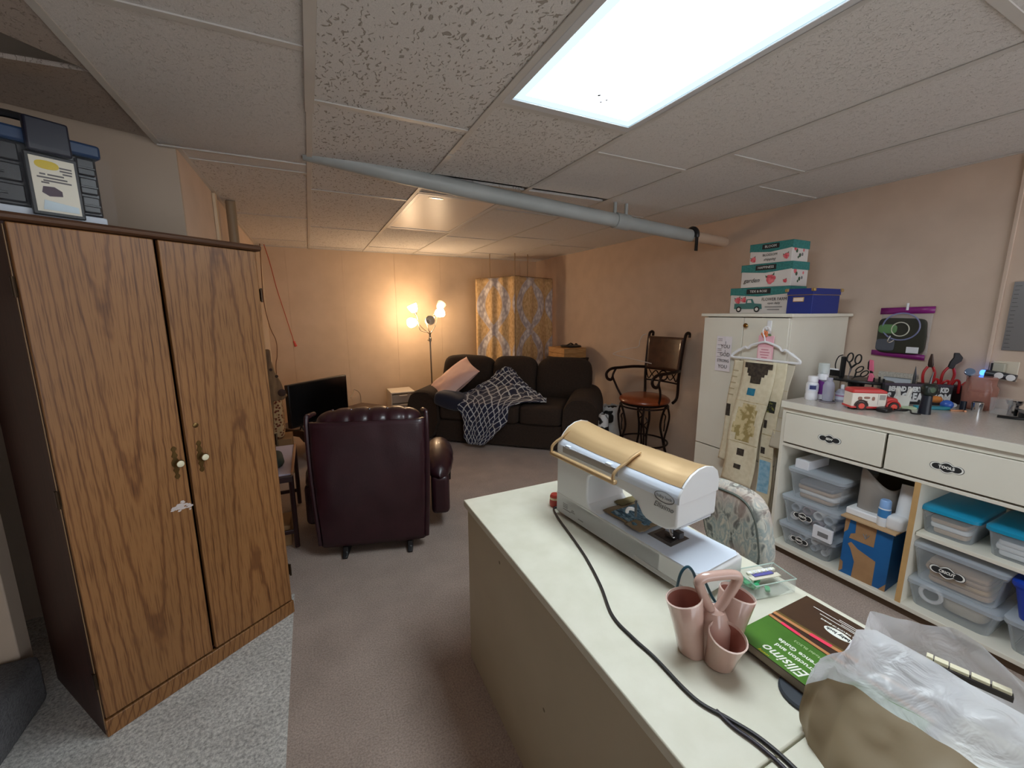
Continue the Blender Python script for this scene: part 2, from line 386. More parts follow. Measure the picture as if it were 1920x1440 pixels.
# ------------------------------------------------------------------ ceiling lights
def emit_mat(name, c, s):
    n = N(name); e = n.n('ShaderNodeEmission', Color=(*c, 1), Strength=s); n.link(e.outputs[0], n.out.inputs[0]); n.t.nodes.remove(n.b); return n.m
diff_m = emit_mat('diffuser_lit', (0.86, 0.95, 1.0), TUBE_LIGHT); edge_m = emit_mat('diffuser_rim', (0.55, 0.84, 1.0), TUBE_EDGE)
steel_w = M('white_enamel', (205, 206, 208), 0.35)
def troffer(x0, y0, x1, y1, label, lit=True, rim=True):
    t = thing('ceiling_light', label, 'ceiling light', ((x0 + x1) / 2, (y0 + y1) / 2, CEIL))
    a, b = (x1 - x0) / 2, (y1 - y0) / 2
    fr = B()
    for (p, q, r, s_) in ((-a + .013, -b + .013, a - .013, -b + .05), (-a + .013, b - .05, a - .013, b - .013), (-a + .013, -b + .05, -a + .04, b - .05), (a - .04, -b + .05, a - .013, b - .05)): fr.box(p, q, -0.004, r, s_, 0.016)
    fr.build('frame', steel_w, t, 0.002)
    if lit:
        e = 0.035
        B().box(-a + .04 + e, -b + .05 + e, 0.002, a - .04 - e, b - .05 - e, 0.006).build('diffuser', diff_m, t)
        r = B()
        for (p, q, u, v) in ((-a + .04, -b + .05, a - .04, -b + .05 + e), (-a + .04, b - .05 - e, a - .04, b - .05), (-a + .04, -b + .05 + e, -a + .04 + e, b - .05 - e), (a - .04 - e, -b + .05 + e, a - .04, b - .05 - e)): r.box(p, q, 0.002, u, v, 0.006)
        r.build('diffuser_rim', edge_m, t)
        for q, (px, py) in enumerate(((0.0, b - 0.20), (0.045, b - 0.185), (0.035, b - 0.165))):
            B().lathe([(0.0, -0.001), (0.0045 if q else 0.006, -0.001), (0.0045, 0.003)], (px, py, 0), 8).build('dead_fly', M('fly_grey', (90, 90, 95), 0.8), t)
    else:
        rbox(-a + .04, -b + .05, 0.0, a - .04, b - .05, 0.006, 'diffuser', M('diffuser_off', (222, 216, 208), 0.35), t, 0.001)
        B().box(-a + .10, -b + .08, -0.003, -a + .2, -b + .10, 0.0).build('latch', M('chrome', (220, 222, 225), 0.12, 1.0), t, 0.001)
    rbox(-a + .02, -b + .02, 0.02, a - .02, b - .02, 0.09, 'housing', steel_w, t, 0)
    return t
troffer(0.67, 0.28, 1.28, 1.50, 'bright rectangular fluorescent ceiling light with a ribbed diffuser')
troffer(0.67, 2.75, 1.28, 3.97, 'unlit flat white ceiling light panel beyond the pipe', False)
troffer(-1.16, -0.64, -0.55, 0.58, 'second lit ceiling panel beside the camera, out of frame') if False else None
# ------------------------------------------------------------------ wardrobe
black_m = M('black_plastic', (22, 22, 25), 0.4); brass_m = M('antique_brass', (120, 96, 58), 0.4, 0.9)
chrome = M('chrome', (220, 222, 225), 0.12, 1.0); white_p = M('white_plastic', (232, 233, 236), 0.35)
oakL = oak_mat('oak_left', (-0.175, 0.12, 0.35), 4.5); oakR = oak_mat('oak_right', (-0.52, 0.10, -0.2), -4.0)
oakF = oak_mat('oak_frame', (0.3, 0.4, 0.1), 1.0); oakP = oak_mat('oak_plinth', (0.2, 0.3, 0.0), 86.0)
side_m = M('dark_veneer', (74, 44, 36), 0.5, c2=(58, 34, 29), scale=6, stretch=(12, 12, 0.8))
W = thing('wardrobe', 'tall oak grained two door wardrobe standing by the left wall', 'wardrobe', (-0.713, 1.625, 0), atan2(0.58138, 0.81363))
WW, WD, WH = 0.664, 0.475, 1.645
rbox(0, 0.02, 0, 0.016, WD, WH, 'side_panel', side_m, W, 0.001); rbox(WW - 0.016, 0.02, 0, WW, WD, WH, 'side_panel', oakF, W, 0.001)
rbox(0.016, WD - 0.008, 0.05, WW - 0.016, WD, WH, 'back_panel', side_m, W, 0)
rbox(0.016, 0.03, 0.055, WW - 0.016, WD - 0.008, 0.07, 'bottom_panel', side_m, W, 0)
B().prism([(-0.004, WH), (-0.012, WH + 0.006), (-0.014, WH + 0.014), (-0.008, WH + 0.022), (WD + 0.005, WH + 0.022), (WD + 0.005, WH)], lambda a, b, d: (d, a, b), -0.012, WW + 0.014).build('top_panel', M('dark_oak_top', (92, 62, 42), 0.4, c2=(72, 48, 34), scale=5, stretch=(1, 12, 12)), W, 0.001)
B().box(0.0, 0.0, 0, WW + 0.004, 0.02, 0.062).build('plinth', oakP, W, 0.003)
for nm, x0, x1, m in (('door', 0.004, 0.325, oakL), ('door', 0.336, WW - 0.004, oakR)):
    d = rbox(x0, 0.0, 0.071, x1, 0.019, WH - 0.003, nm, m, W, 0.003)
    kx = 0.300 if x0 < 0.1 else 0.379
    pl_ = B()
    pts = []
    prof = [(0, 0.062), (0.006, 0.058), (0.009, 0.05), (0.004, 0.042), (0.006, 0.034), (0.010, 0.026), (0.005, 0.018), (0.012, 0.006), (0.012, -0.006), (0.005, -0.018), (0.010, -0.026), (0.006, -0.034), (0.004, -0.042), (0.009, -0.05), (0.006, -0.058), (0, -0.062)]
    poly = [(kx - 0.006 + a, 0.868 + b) for a, b in prof] + [(kx - 0.006 - a, 0.868 + b) for a, b in reversed(prof[1:-1])]
    pl_.prism(poly, lambda a, b, dd: (a, dd, b), -0.0025, 0.0).build('knob_plate', brass_m, d, 0.0008, 1)
    My = Matrix.Rotation(pi / 2, 4, 'X')
    B().lathe([(0.004, 0), (0.005, 0.008), (0.012, 0.012), (0.0145, 0.017), (0.013, 0.021), (0.012, 0.022)], (kx, -0.002, 0.866), 20, M4=My).build('knob_ring', brass_m, d)
    B().lathe([(0.0125, 0.020), (0.011, 0.0235), (0.006, 0.026), (0.0, 0.0265)], (kx, -0.002, 0.866), 20, M4=My).build('knob', M('cream_ceramic', (226, 220, 190), 0.2), d)
B().lathe([(0.009, 0), (0.009, 0.003), (0.006, 0.005), (0.0, 0.005)], (0.371, 0.0, 0.989), 18, M4=Matrix.Rotation(pi / 2, 4, 'X')).build('lock', brass_m, W)
tp = B(); random.seed(3)
for i in range(26):
    x = 0.292 + random.gauss(0, 0.014); z = 0.70 + random.gauss(0, 0.006) - (x - 0.285) * 0.15; a = random.uniform(0.003, 0.011)
    tp.prism([(x - a, z - 0.002), (x, z - 0.004), (x + a, z - 0.001), (x + a * 0.8, z + 0.003), (x - a * 0.5, z + 0.004)], lambda p, q, dd: (p, dd, q), -0.0005 - i * 1e-5, 0.0)
tp.build('torn_tape', M('torn_paper', (196, 186, 182), 0.9), W, flat=True)
for x0 in (-0.006, WW):
    for z in (0.22, 0.85, 1.47): B().box(x0, 0.003, z - 0.025, x0 + 0.006, 0.016, z + 0.025).cyl((x0 + 0.003, 0.0, z - 0.028), (x0 + 0.003, 0.0, z + 0.028), 0.004, n=8).build('hinge', M('dark_brass', (66, 52, 38), 0.35, 0.8), W)
rbox(-0.0012, 0.004, 0.03, 0.0, 0.012, WH - 0.01, 'edge_band', M('pale_edge', (150, 118, 84), 0.5), W, 0)
# ------------------------------------------------------------------ tool case on the wardrobe, still in shrink wrap
T = thing('tool_case', 'black and blue plastic tool case with carton sleeve on top of the wardrobe', 'tool case', (-0.713, 1.625, 1.668), atan2(0.58138, 0.81363))
navy = M('navy_plastic', (34, 58, 92), 0.35); smoke = M('smoke_plastic', (20, 20, 24), 0.3, c2=(34, 32, 36), scale=14)
X0, X1 = -0.05, 0.240
rbox(X0 + .005, 0.075, 0.03, X1 - .005, 0.30, 0.205, 'body', smoke, T, 0.006)
rbox(X0 - .004, 0.065, 0.205, X1 + .008, 0.31, 0.245, 'lid', navy, T, 0.008)
rbox(X0, 0.07, 0.0, X1, 0.305, 0.03, 'base_tray', M('pale_clear', (205, 214, 226), 0.12), T, 0.004)
for k in range(3):
    for j, (a, b) in enumerate(((X0 + .01, 0.07), (0.186, X1 - .012))):
        dr = rbox(a, 0.066, 0.04 + k * 0.055, b, 0.075, 0.088 + k * 0.055, 'drawer', smoke, T, 0.004)
        B().box((a + b) / 2 - .02, 0.062, 0.058 + k * 0.055, (a + b) / 2 + .02, 0.067, 0.064 + k * 0.055).build('drawer_pull', M('smoke_plastic'), dr, 0.001)
lt = rbox(0.084, 0.045, 0.185, 0.176, 0.07, 0.277, 'latch', M('dark_navy', (26, 28, 44), 0.35), T, 0.006)
B().tube(cat([(0.05, 0.16, 0.245), (0.052, 0.16, 0.285), (0.075, 0.16, 0.297), (0.15, 0.16, 0.297), (0.172, 0.16, 0.285), (0.174, 0.16, 0.245)], 5), 0.011, 8).build('handle', black_m, T)
sl = rbox(0.074, 0.052, 0.012, 0.184, 0.062, 0.182, 'sleeve_frame', black_m, T, 0.003)
lb = rbox(0.083, 0.0505, 0.022, 0.175, 0.0525, 0.172, 'label_card', M('label_white', (214, 208, 190), 0.3), sl, 0)
B().soft((0.117, 0.0502, 0.152), (0.05, 0.001, 0.024), 0.8, 0.8, 16, 8).build('label_print', M('print_yellow', (208, 182, 40), 0.4), sl)
pr_ = B()
for i, (x, z, ww) in enumerate(((0.105, 0.126, .012), (0.132, 0.126, .034), (0.124, 0.117, .062), (0.134, 0.109, .058), (0.108, 0.103, .016), (0.155, 0.15, .026), (0.155, 0.142, .026), (0.157, 0.134, .02))): pr_.box(x - ww / 2, 0.0499, z - .0022, x + ww / 2, 0.0503, z + .0022)
pr_.build('label_print', M('print_grey', (96, 92, 92), 0.5), sl)
B().prism([(0.098, 0.075), (0.102, 0.092), (0.125, 0.094), (0.14, 0.084), (0.14, 0.070), (0.112, 0.066)], lambda a, b, d: (a, d, b), 0.0498, 0.0502).build('label_picture', M('print_plum', (70, 52, 66), 0.5), sl)
B().prism([(0.095, 0.028), (0.10, 0.055), (0.135, 0.05), (0.17, 0.045), (0.17, 0.028)], lambda a, b, d: (a, d, b), 0.0494, 0.0498).build('label_picture', M('print_ice', (178, 196, 206), 0.2), sl)
def wrapf(u, v):
    x = X0 - .01 + (X1 - X0 + .025) * u
    return Vector((x, 0.04 + 0.008 * noise.noise(Vector((x * 30, v * 4, 1))), 0.001 + 0.20 * v))
B().grid(wrapf, 24, 10).build('shrink_wrap', clear_mat('wrap_film', (220, 228, 240), 0.975, 0.25, 0.05), T)
# ------------------------------------------------------------------ recliner (back towards the camera)
leather = M('burgundy_leather', (52, 24, 32), 0.36, c2=(44, 19, 27), scale=9, bump=0.25, bscale=140, bdist=0.002, coat=0.15)
R_ = thing('recliner', 'burgundy leather recliner seen from behind in the middle of the carpet', 'recliner', (0.244, 2.345, 0), radians(-15.5))
def backf(u, v):
    z = 0.07 + 0.735 * v; hw = 0.300 + 0.018 * min(1, v * 1.4)
    a = -1 + 2 * u
    y = -0.012 * (1 - abs(a) ** 6) - 0.012 * sin(v * pi) + 0.004 * noise.noise(Vector((a * 3, v * 5, 0)))
    if abs(a) > 0.93: y += 0.02 * (abs(a) - 0.93) / 0.07
    return Vector((a * hw, y, z))
B().grid(backf, 30, 26).build('outer_back', leather, R_, solid=0.03, off=-1)
B().box(-0.29, 0.03, 0.10, 0.29, 0.16, 0.76).build('back_core', leather, R_, 0.03, 3)
for s in (-1, 1):
    B().tube(cat([(s * .300, 0.012, 0.08), (s * .318, 0.010, 0.45), (s * .322, 0.02, 0.80), (s * .312, 0.05, 0.835), (s * .30, 0.10, 0.835)], 6), [0.013] * 25, 8).build('side_welt', leather, R_)
    def armf(u, v, s=s):
        a = 2 * pi * u; y = 0.16 + 0.70 * v
        k = sin(pi * min(max(v, 0.0), 1.0)) ** 0.35 if 0 < v < 1 else 0.02
        top = 0.455 + 0.04 * sin(v * pi * 0.8 + 0.4)
        cx, cz = s * (0.385 if s > 0 else 0.36), top - 0.09
        rx = (0.098 if s > 0 else .09) * k * (1 + 0.03 * sin(v * 40)); rz_ = 0.095 * k
        return Vector((cx + rx * cos(a), y, cz + rz_ * sin(a)))
    am = B().grid(armf, 22, 26, closeu=True).build('arm', leather, R_)
    rbox(s * 0.33, 0.17, 0.12, s * (0.445 if s > 0 else .42), 0.80, 0.38, 'arm_side', leather, R_, 0.03, 3)
    B().tube(cat([(s * 0.45, 0.52, 0.38), (s * 0.455, 0.50, 0.30), (s * 0.453, 0.50, 0.22)], 4), 0.010, 8).build('lever', M('brown_black', (32, 22, 22), 0.4), R_) if s > 0 else None
def pil(u, v):
    a = 2 * pi * u; x = -0.295 + 0.59 * v
    k = (1 - abs(2 * v - 1) ** 4) ** 0.5 if 0 < v < 1 else 0.02
    tuft = 1 - 0.10 * (0.5 + 0.5 * cos(v * 2 * pi * 6)) ** 3
    return Vector((x, 0.11 + 0.10 * k * tuft * cos(a), 0.785 + 0.075 * k * tuft * sin(a)))
B().grid(pil, 20, 60, closeu=True).build('head_pillow', leather, R_)
for k in range(5): B().lathe([(0.0, 0.004), (0.007, 0.002), (0.009, -0.002)], (-0.2 + k * 0.1, 0.1, 0.853), 8).build('tufting_button', leather, R_)
B().soft((0, 0.17, 0.60), (0.54, 0.16, 0.42), 0.3, 0.3, wr=0.02).build('inner_back', leather, R_)
B().soft((0, 0.52, 0.40), (0.58, 0.62, 0.20), 0.3, 0.3, wr=0.02).build('seat', leather, R_)
B().soft((0, 0.86, 0.27), (0.56, 0.12, 0.34), 0.3, 0.3).build('footrest', leather, R_)
rbox(-0.27, 0.06, 0.06, 0.27, 0.78, 0.30, 'underframe', M('dark_cloth', (26, 20, 22), 0.9), R_, 0.01)
for x in (-0.165, 0.20):
    B().prism([(-0.03, 0.0), (0.02, 0.0), (0.5, 0.0), (0.56, 0.03), (0.50, 0.06), (0.0, 0.06), (-0.005, 0.03), (-0.035, 0.012)], lambda a, b, d, x=x: (d, a, b), x - 0.014, x + 0.014).build('rocker_foot', black_m, R_, 0.004)
# ------------------------------------------------------------------ sofa, set across the far right corner
brown = M('brown_microfibre', (52, 38, 28), 0.95, c2=(43, 31, 22), scale=60, bump=0.25, bscale=240, bdist=0.002)
S = thing('sofa', 'dark brown three seat sofa with rolled arms set across the corner', 'sofa', (1.670, 3.768, 0), atan2(-0.655, 0.756))
rbox(-0.72, 0.02, 0.02, 0.70, 0.80, 0.27, 'base', brown, S, 0.02, 3)
for s in (-1, 1):
    cx = 0.845 * s
    def armf(u, v, s=s, cx=cx):
        a = 2 * pi * u
        k = [0.02, 0.80, 0.95, 1, 1, 1, 1, 1, 1, 1, 1, 0.95, 0.02]; i = min(int(v * 12), 11); f = v * 12 - i; kk = k[i] * (1 - f) + k[i + 1] * f
        y = [0.02, -0.015, -0.03, 0, .1, .2, .3, .4, .5, .6, .7, .8, .82]; yy = y[i] * (1 - f) + y[i + 1] * f
        cxx = cx; z = 0.30 + 0.265 * kk * math.copysign(abs(sin(a)) ** 0.75, sin(a)); z = max(z, 0.03)
        w_ = 0.185 if sin(a) > -0.2 else 0.165
        return Vector((cxx + w_ * kk * math.copysign(abs(cos(a)) ** 0.7, cos(a)), yy, z + 0.03 * v * (1 if sin(a) > 0 else 0)))
    B().grid(armf, 36, 24, closeu=True).build('arm', brown, S)
for k in range(3):
    x = -0.44 + 0.44 * k
    B().soft((x, 0.29, 0.365), (0.445, 0.64, 0.20), 0.28, 0.22, wr=0.015).build('seat_cushion', brown, S)
    Mb = Matrix.Rotation(radians(-10), 4, 'X')
    B().soft((x * 1.3 + 0.02, 0.66, 0.645), (0.62 if k != 1 else 0.52, 0.30, 0.50), 0.5, 0.42, 32, 20, M4=Mb, wr=0.03).build('back_cushion', brown, S)
rbox(-0.86, 0.72, 0.05, 0.86, 0.86, 0.70, 'back_frame', brown, S, 0.05, 4)
for x in (-0.9, 0.9):
    for y in (0.05, 0.76): B().cyl((x, y, 0), (x, y, 0.05), 0.022, 0.028, 10).build('foot', black_m, S)
# pillow, folded cloth and throw on the sofa
Ms = Matrix.Translation((1.670, 3.768, 0)) @ Matrix.Rotation(atan2(-0.655, 0.756), 4, 'Z')
def on_sofa(x, y, z): return Ms @ Vector((x, y, z))
pw = M('pink_pillowcase', (232, 196, 182), 0.85, c2=(224, 184, 172), scale=4, bump=0.3, bscale=9, bdist=0.02)
P_ = thing('bed_pillow', 'pale pink bed pillow leaning on the left arm of the sofa', 'pillow', on_sofa(-0.60, 0.27, 0.650), atan2(-0.655, 0.756))
Mp = Matrix.Rotation(radians(-24), 4, 'Y') @ Matrix.Rotation(radians(38), 4, 'X') @ Matrix.Rotation(radians(28), 4, 'Z')
def pf(u, v):
    a = -1 + 2 * u; b = -1 + 2 * v
    return a, b
def pill(sgn):
    def fn(u, v):
        a, b = -1 + 2 * u, -1 + 2 * v
        e = max(0, (1 - abs(a) ** 3) * (1 - abs(b) ** 3)) ** 0.55
        p = Vector((0.285 * a * (1 - 0.06 * (1 - b * b)), 0.20 * b * (1 - 0.06 * (1 - a * a)), sgn * (0.004 + 0.075 * e) + 0.012 * noise.noise(Vector((a * 2.5, b * 2.5, sgn)))))
        return Mp @ p
    return fn
B().grid(pill(1), 24, 18).grid(pill(-1), 24, 18).build('pillow_case', pw, P_)
B().tube([Mp @ Vector(p) for p in ((-.262, -.185, 0), (.262, -.185, 0), (.262, .185, 0), (-.262, .185, 0))], 0.006, 6, closed=True).build('seam', pw, P_)
nv = B().soft(on_sofa(-0.53, 0.07, 0.47), (0.34, 0.30, 0.17), 0.55, 0.5, wr=0.12, M4=Matrix.Rotation(atan2(-0.655, 0.756), 4, 'Z') @ Matrix.Rotation(radians(12), 4, 'Y')).build('folded_cloth', M('navy_cloth', (20, 24, 44), 0.9, sheen=0.2), None); tag(nv, 'dark navy folded cloth on the sofa seat below the pink pillow', 'cloth')
n = N('lattice_throw'); sp = uv_node(n); U, V = sp.outputs[0], sp.outputs[1]
wob = n.n('ShaderNodeTexNoise', Vector=n.t.nodes.new('ShaderNodeTexCoord').outputs['UV'], Scale=6.0)
U2 = n.math('ADD', U, n.math('MULTIPLY', wob.outputs[0], 0.12)); V2 = n.math('ADD', V, n.math('MULTIPLY', wob.outputs[0], -0.1))
zig = n.math('ABSOLUTE', n.math('SUBTRACT', n.math('FRACT', V2), 0.5))
l1 = n.math('ABSOLUTE', n.math('SUBTRACT', n.math('FRACT', n.math('ADD', U2, zig)), 0.5))
l2 = n.math('ABSOLUTE', n.math('SUBTRACT', n.math('FRACT', n.math('SUBTRACT', U2, zig)), 0.5))
mn = n.math('LESS_THAN', n.math('MINIMUM', l1, l2), 0.085)
n.link(n.mix(mn, lin((26, 30, 56)), lin((186, 188, 190))), n.b.inputs['Base Color']); n.b.inputs['Roughness'].default_value = 0.95; n.b.inputs['Sheen Weight'].default_value = 0.3
TH = [(0, .50, .775, -.20, .10), (.12, .48, .765, -.30, .22), (.25, .42, .70, -.42, .36), (.4, .30, .585, -.52, .47), (.5, .14, .52, -.60, .46), (.57, .02, .49, -.42, .24), (.63, -.045, .46, -.40, .17), (.75, -.075, .32, -.37, .11), (.9, -.085, .15, -.33, -.02), (1, -.09, .05, -.29, -.13)]
def throw(u, v):
    for p, q in zip(TH, TH[1:]):
        if p[0] <= v <= q[0]: break
    f = (v - p[0]) / (q[0] - p[0]); y, z, xl, xr = [p[i] * (1 - f) + q[i] * f for i in (1, 2, 3, 4)]
    a = -1 + 2 * u
    j = 0.05 * noise.noise(Vector((a * 2 + 5, v * 7, 0)))
    x = xl + (xr - xl) * u + j * (1 if abs(a) > .5 else .4)
    if v < 0.55: z = z + (0.485 - z) * (abs(a) ** 1.7); y = y * (1 - .35 * abs(a) ** 2) + 0.02
    w1 = 0.035 * noise.noise(Vector((x * 9, v * 8, 3))) + 0.018 * noise.noise(Vector((x * 20, v * 22, 7)))
    if v < 0.55: z += abs(w1) * 1.3
    else: y -= abs(w1)
    return on_sofa(x, y, z)
th = B().grid(throw, 56, 80, uvs=(9.0, 12.0)).build('throw_blanket', n.m, None, solid=0.008, off=1); tag(th, 'navy throw blanket with white zigzag lattice heaped on the sofa', 'blanket')
# ------------------------------------------------------------------ floor lamp
nick = M('brushed_nickel', (150, 140, 128), 0.3, 0.9)
L_ = thing('floor_lamp', 'five arm floor lamp with white bell shades glowing behind the sofa', 'lamp', (1.372, 5.2, 0))
B().lathe([(0.0, 0.0), (0.125, 0.0), (0.125, 0.012), (0.10, 0.022), (0.02, 0.03), (0.012, 0.05)], n=32).build('base', nick, L_)
B().cyl((0, 0, 0.03), (-0.006, 0, 1.09), 0.0095, n=12).build('pole', nick, L_)
B().lathe([(0.013, 1.03), (0.019, 1.035), (0.019, 1.075), (0.014, 1.08), (0.012, 1.12), (0.016, 1.13)], (-0.006, 0, 0), 16).build('collar', nick, L_)
B().cyl((-0.02, -0.012, 1.05), (-0.045, -0.02, 1.05), 0.005, n=8).build('switch', nick, L_)
lit = emit_mat('shade_lit', (1.0, 0.70, 0.42), LAMP_LIGHT); unlit = M('shade_unlit', (240, 232, 216), 0.4)
heads = [((-0.195, 0.02, 0.175), (-0.45, 0.0, 1.0), lit), ((-0.225, -0.06, 0.0), (-0.75, -0.55, -0.1), lit), ((-0.03, -0.11, 0.015), (0.12, -0.92, 0.32), unlit), ((0.118, -0.05, 0.115), (0.45, -0.62, 0.22), lit), ((0.178, 0.09, 0.205), (0.65, 0.35, 0.8), unlit)]
for h, d, m in heads:
    c = Vector((-0.006, 0, 1.275)) + Vector(h); d = Vector(d).normalized(); bs = c - d * 0.055
    r0 = Vector((-0.006, 0, 1.12)); mid = (r0 + bs) / 2 + Vector((0, 0, -0.025)) + Vector((h[0], h[1], 0)) * 0.15
    a = B().tube(cat([r0, r0 + Vector((h[0] * .15, h[1] * .15, 0.03)), mid, bs - d * 0.035, bs - d * .005], 5), 0.0055, 8).build('arm', nick, L_)
    Mr = d.to_track_quat('Z', 'Y').to_matrix().to_4x4()
    B().lathe([(0.008, -0.035), (0.017, -0.03), (0.017, 0.0), (0.02, 0.003)], bs, 14, M4=Mr).build('socket', nick, a)
    B().lathe([(0.018, 0.0), (0.034, 0.008), (0.047, 0.03), (0.055, 0.06), (0.060, 0.095), (0.057, 0.095), (0.052, 0.06), (0.044, 0.032), (0.031, 0.012), (0.016, 0.006)], bs, 24, M4=Mr).build('shade', m, a)
    if m is unlit: B().lathe([(0.010, 0.004), (0.011, 0.025), (0.016, 0.042), (0.018, 0.055), (0.012, 0.068), (0.0, 0.072)], bs, 14, M4=Mr).build('bulb', M('bulb_off', (232, 222, 210), 0.3), a)
# ------------------------------------------------------------------ low table, television, drawers
tw = M('walnut_brown', (74, 52, 38), 0.35, c2=(60, 41, 30), scale=8, stretch=(1, 8, 1))
tA, tC = Vector((-0.39, 4.45)), Vector((0.50, 5.20)); ax = (tC - tA).normalized()
TB = thing('coffee_table', 'low walnut brown table with curved legs under the television', 'table', (-0.245, 4.265, 0), atan2(ax.y, ax.x))
LL = (tC - tA).length
B().box(0, -0.235, 0.295, LL, 0.235, 0.32).build('tabletop', tw, TB, 0.008, 3)
for s in (-1, 1):
    B().prism([(0.02, 0.295), (LL - .02, 0.295), (LL - .02, 0.20), (LL - .08, 0.20), (LL - .16, 0.245), (LL / 2, 0.262), (0.16, 0.245), (0.08, 0.20), (0.02, 0.20)], lambda a, b, d: (a, d, b), s * 0.222 - .008, s * 0.222 + .008).build('apron', tw, TB, 0.002)
for x in (0.02, LL - .02):
    B().prism([(-.21, 0.295), (.21, 0.295), (.21, 0.20), (.15, 0.21), (.10, 0.25), (-.10, 0.25), (-.15, 0.21), (-.21, 0.20)], lambda a, b, d: (d, a, b), x - .008, x + .008).build('apron', tw, TB, 0.002)
    for y in (-0.215, 0.215):
        sx = 1 if x < 0.3 else -1; sy = 1 if y < 0 else -1
        B().tube(cat([(x + .012 * sx, y, 0.28), (x, y, 0.20), (x + .012 * sx, y + .006 * sy, 0.10), (x + .008 * sx, y, 0.03), (x - .006 * sx, y - .004 * sy, 0.008), (x - .006 * sx, y - .004 * sy, 0.0)], 5), [0.026, .026, .025, .025, .024, .022, .020, .018, .016, .015, .014, .013, .012, .012, .012, .013, .014, .016, .018, .02, .022, .022, .02, .02, .018, .018], 10).build('leg', tw, TB)
tv0, tv1 = Vector((-0.226, 4.02)), Vector((0.283, 4.48)); tax = (tv1 - tv0).normalized(); tl = (tv1 - tv0).length
TV = thing('television', 'flat black television switched off on the low brown table', 'television', (*(tv0 + tv1) / 2, 0.3245), atan2(tax.y, tax.x))
glossy = M('tv_screen', (5, 5, 6), 0.18); bez = M('tv_bezel', (16, 16, 18), 0.35)
rbox(-tl / 2, -0.015, 0.058, tl / 2, 0.03, 0.45, 'housing', bez, TV, 0.006)
rbox(-tl / 2 + .012, -0.0165, 0.08, tl / 2 - .012, -0.0145, 0.438, 'screen', glossy, TV, 0.001)
rbox(tl / 2 - .09, -0.018, 0.062, tl / 2 - .02, -0.0148, 0.068, 'name_strip', M('grey_print', (120, 120, 122), 0.4), TV, 0)
for x in (-tl * .33, tl * .33): B().tube([(x, 0.0, 0.065), (x, -0.02, 0.02), (x, -0.10, 0.004)], 0.007, 8).tube([(x, 0.0, 0.065), (x, 0.02, 0.02), (x, 0.09, 0.004)], 0.007, 8).build('foot', bez, TV)
cb = B().tube(cat([(0.33, 4.62, 0.50), (0.40, 5.1, 0.47), (0.44, 5.45, 0.44), (0.52, 5.6, 0.34), (0.52, 5.605, 0.1)], 6), 0.004, 6).build('television_cable', M('grey_cable', (150, 138, 122), 0.5), None); tag(cb, 'thin grey cable running from the television to the far wall', 'cable')
D_ = thing('storage_tower', 'small white plastic drawer tower between low table and sofa', 'drawers', (0.995, 5.2, 0))
fr = M('white_frame', (216, 208, 196), 0.4); frost = clear_mat('frosted_drawer', (205, 198, 188), 0.35, 0.4)
rbox(-.15, 0, 0.385, .15, .34, .405, 'top_panel', fr, D_, 0.006)
for s in (-1, 1): rbox(s * .15, 0, 0.02, s * .138, .34, .385, 'side_panel', fr, D_, 0.003)
rbox(-.15, 0, 0.0, .15, .34, .02, 'base', fr, D_, 0.003)
for k in range(3):
    z = 0.025 + k * .12
    d = B().box(-.135, 0.0, z, .135, .012, z + .108).box(-.135, .012, z, -.13, .32, z + .08).box(.13, .012, z, .135, .32, z + .08).box(-.13, .012, z, .13, .32, z + .005).build('drawer', frost, D_, 0.003)
    rbox(-.05, -.012, z + .085, .05, 0.001, z + .1, 'drawer_pull', fr, d, 0.003)
    rbox(-.12, .03, z + .008, .12, .3, z + .07, 'drawer_contents', M('drawer_fill', (150, 138, 122), 0.9), d, 0.02)
# ------------------------------------------------------------------ corner curtain
n = N('ogee_curtain'); sp = uv_node(n); U, V = sp.outputs[0], sp.outputs[1]
sv = n.math('MULTIPLY', n.math('SINE', n.math('MULTIPLY', n.math('SUBTRACT', V, 1.22), 2 * pi)), 0.36)
d1 = n.math('ABSOLUTE', n.math('SUBTRACT', n.math('FRACT', n.math('ADD', U, sv)), 0.5)); d2 = n.math('ABSOLUTE', n.math('SUBTRACT', n.math('FRACT', n.math('SUBTRACT', U, sv)), 0.5))
dm = n.math('MINIMUM', d1, d2); band = n.math('LESS_THAN', dm, 0.095); edge = n.math('LESS_THAN', n.math('ABSOLUTE', n.math('SUBTRACT', dm, 0.10)), 0.014)
uvv = n.t.nodes.new('ShaderNodeTexCoord').outputs['UV']
lace = n.n('ShaderNodeTexVoronoi', Vector=n.n('ShaderNodeMapping', Vector=uvv, Scale=(9, 13, 1)).outputs[0], Scale=1.6)
lc = n.ramp(lace.outputs[0], [(0.25, lin((230, 222, 216))), (0.7, lin((176, 164, 162)))])
dam = n.n('ShaderNodeTexNoise', Vector=uvv, Scale=26.0, Detail=3.0)
gold = n.ramp(dam.outputs[0], [(0.42, lin((196, 158, 106))), (0.56, lin((216, 182, 132)))])
c1 = n.mix(band, gold, lc); c2 = n.mix(edge, c1, lin((196, 186, 186)))
n.link(c2, n.b.inputs['Base Color']); n.b.inputs['Roughness'].default_value = 0.75; n.b.inputs['Sheen Weight'].default_value = 0.2
CU = thing('corner_curtain', 'gold and grey ogee patterned curtain boxing in the far corner', 'curtain', (2.457, 4.95, 0))
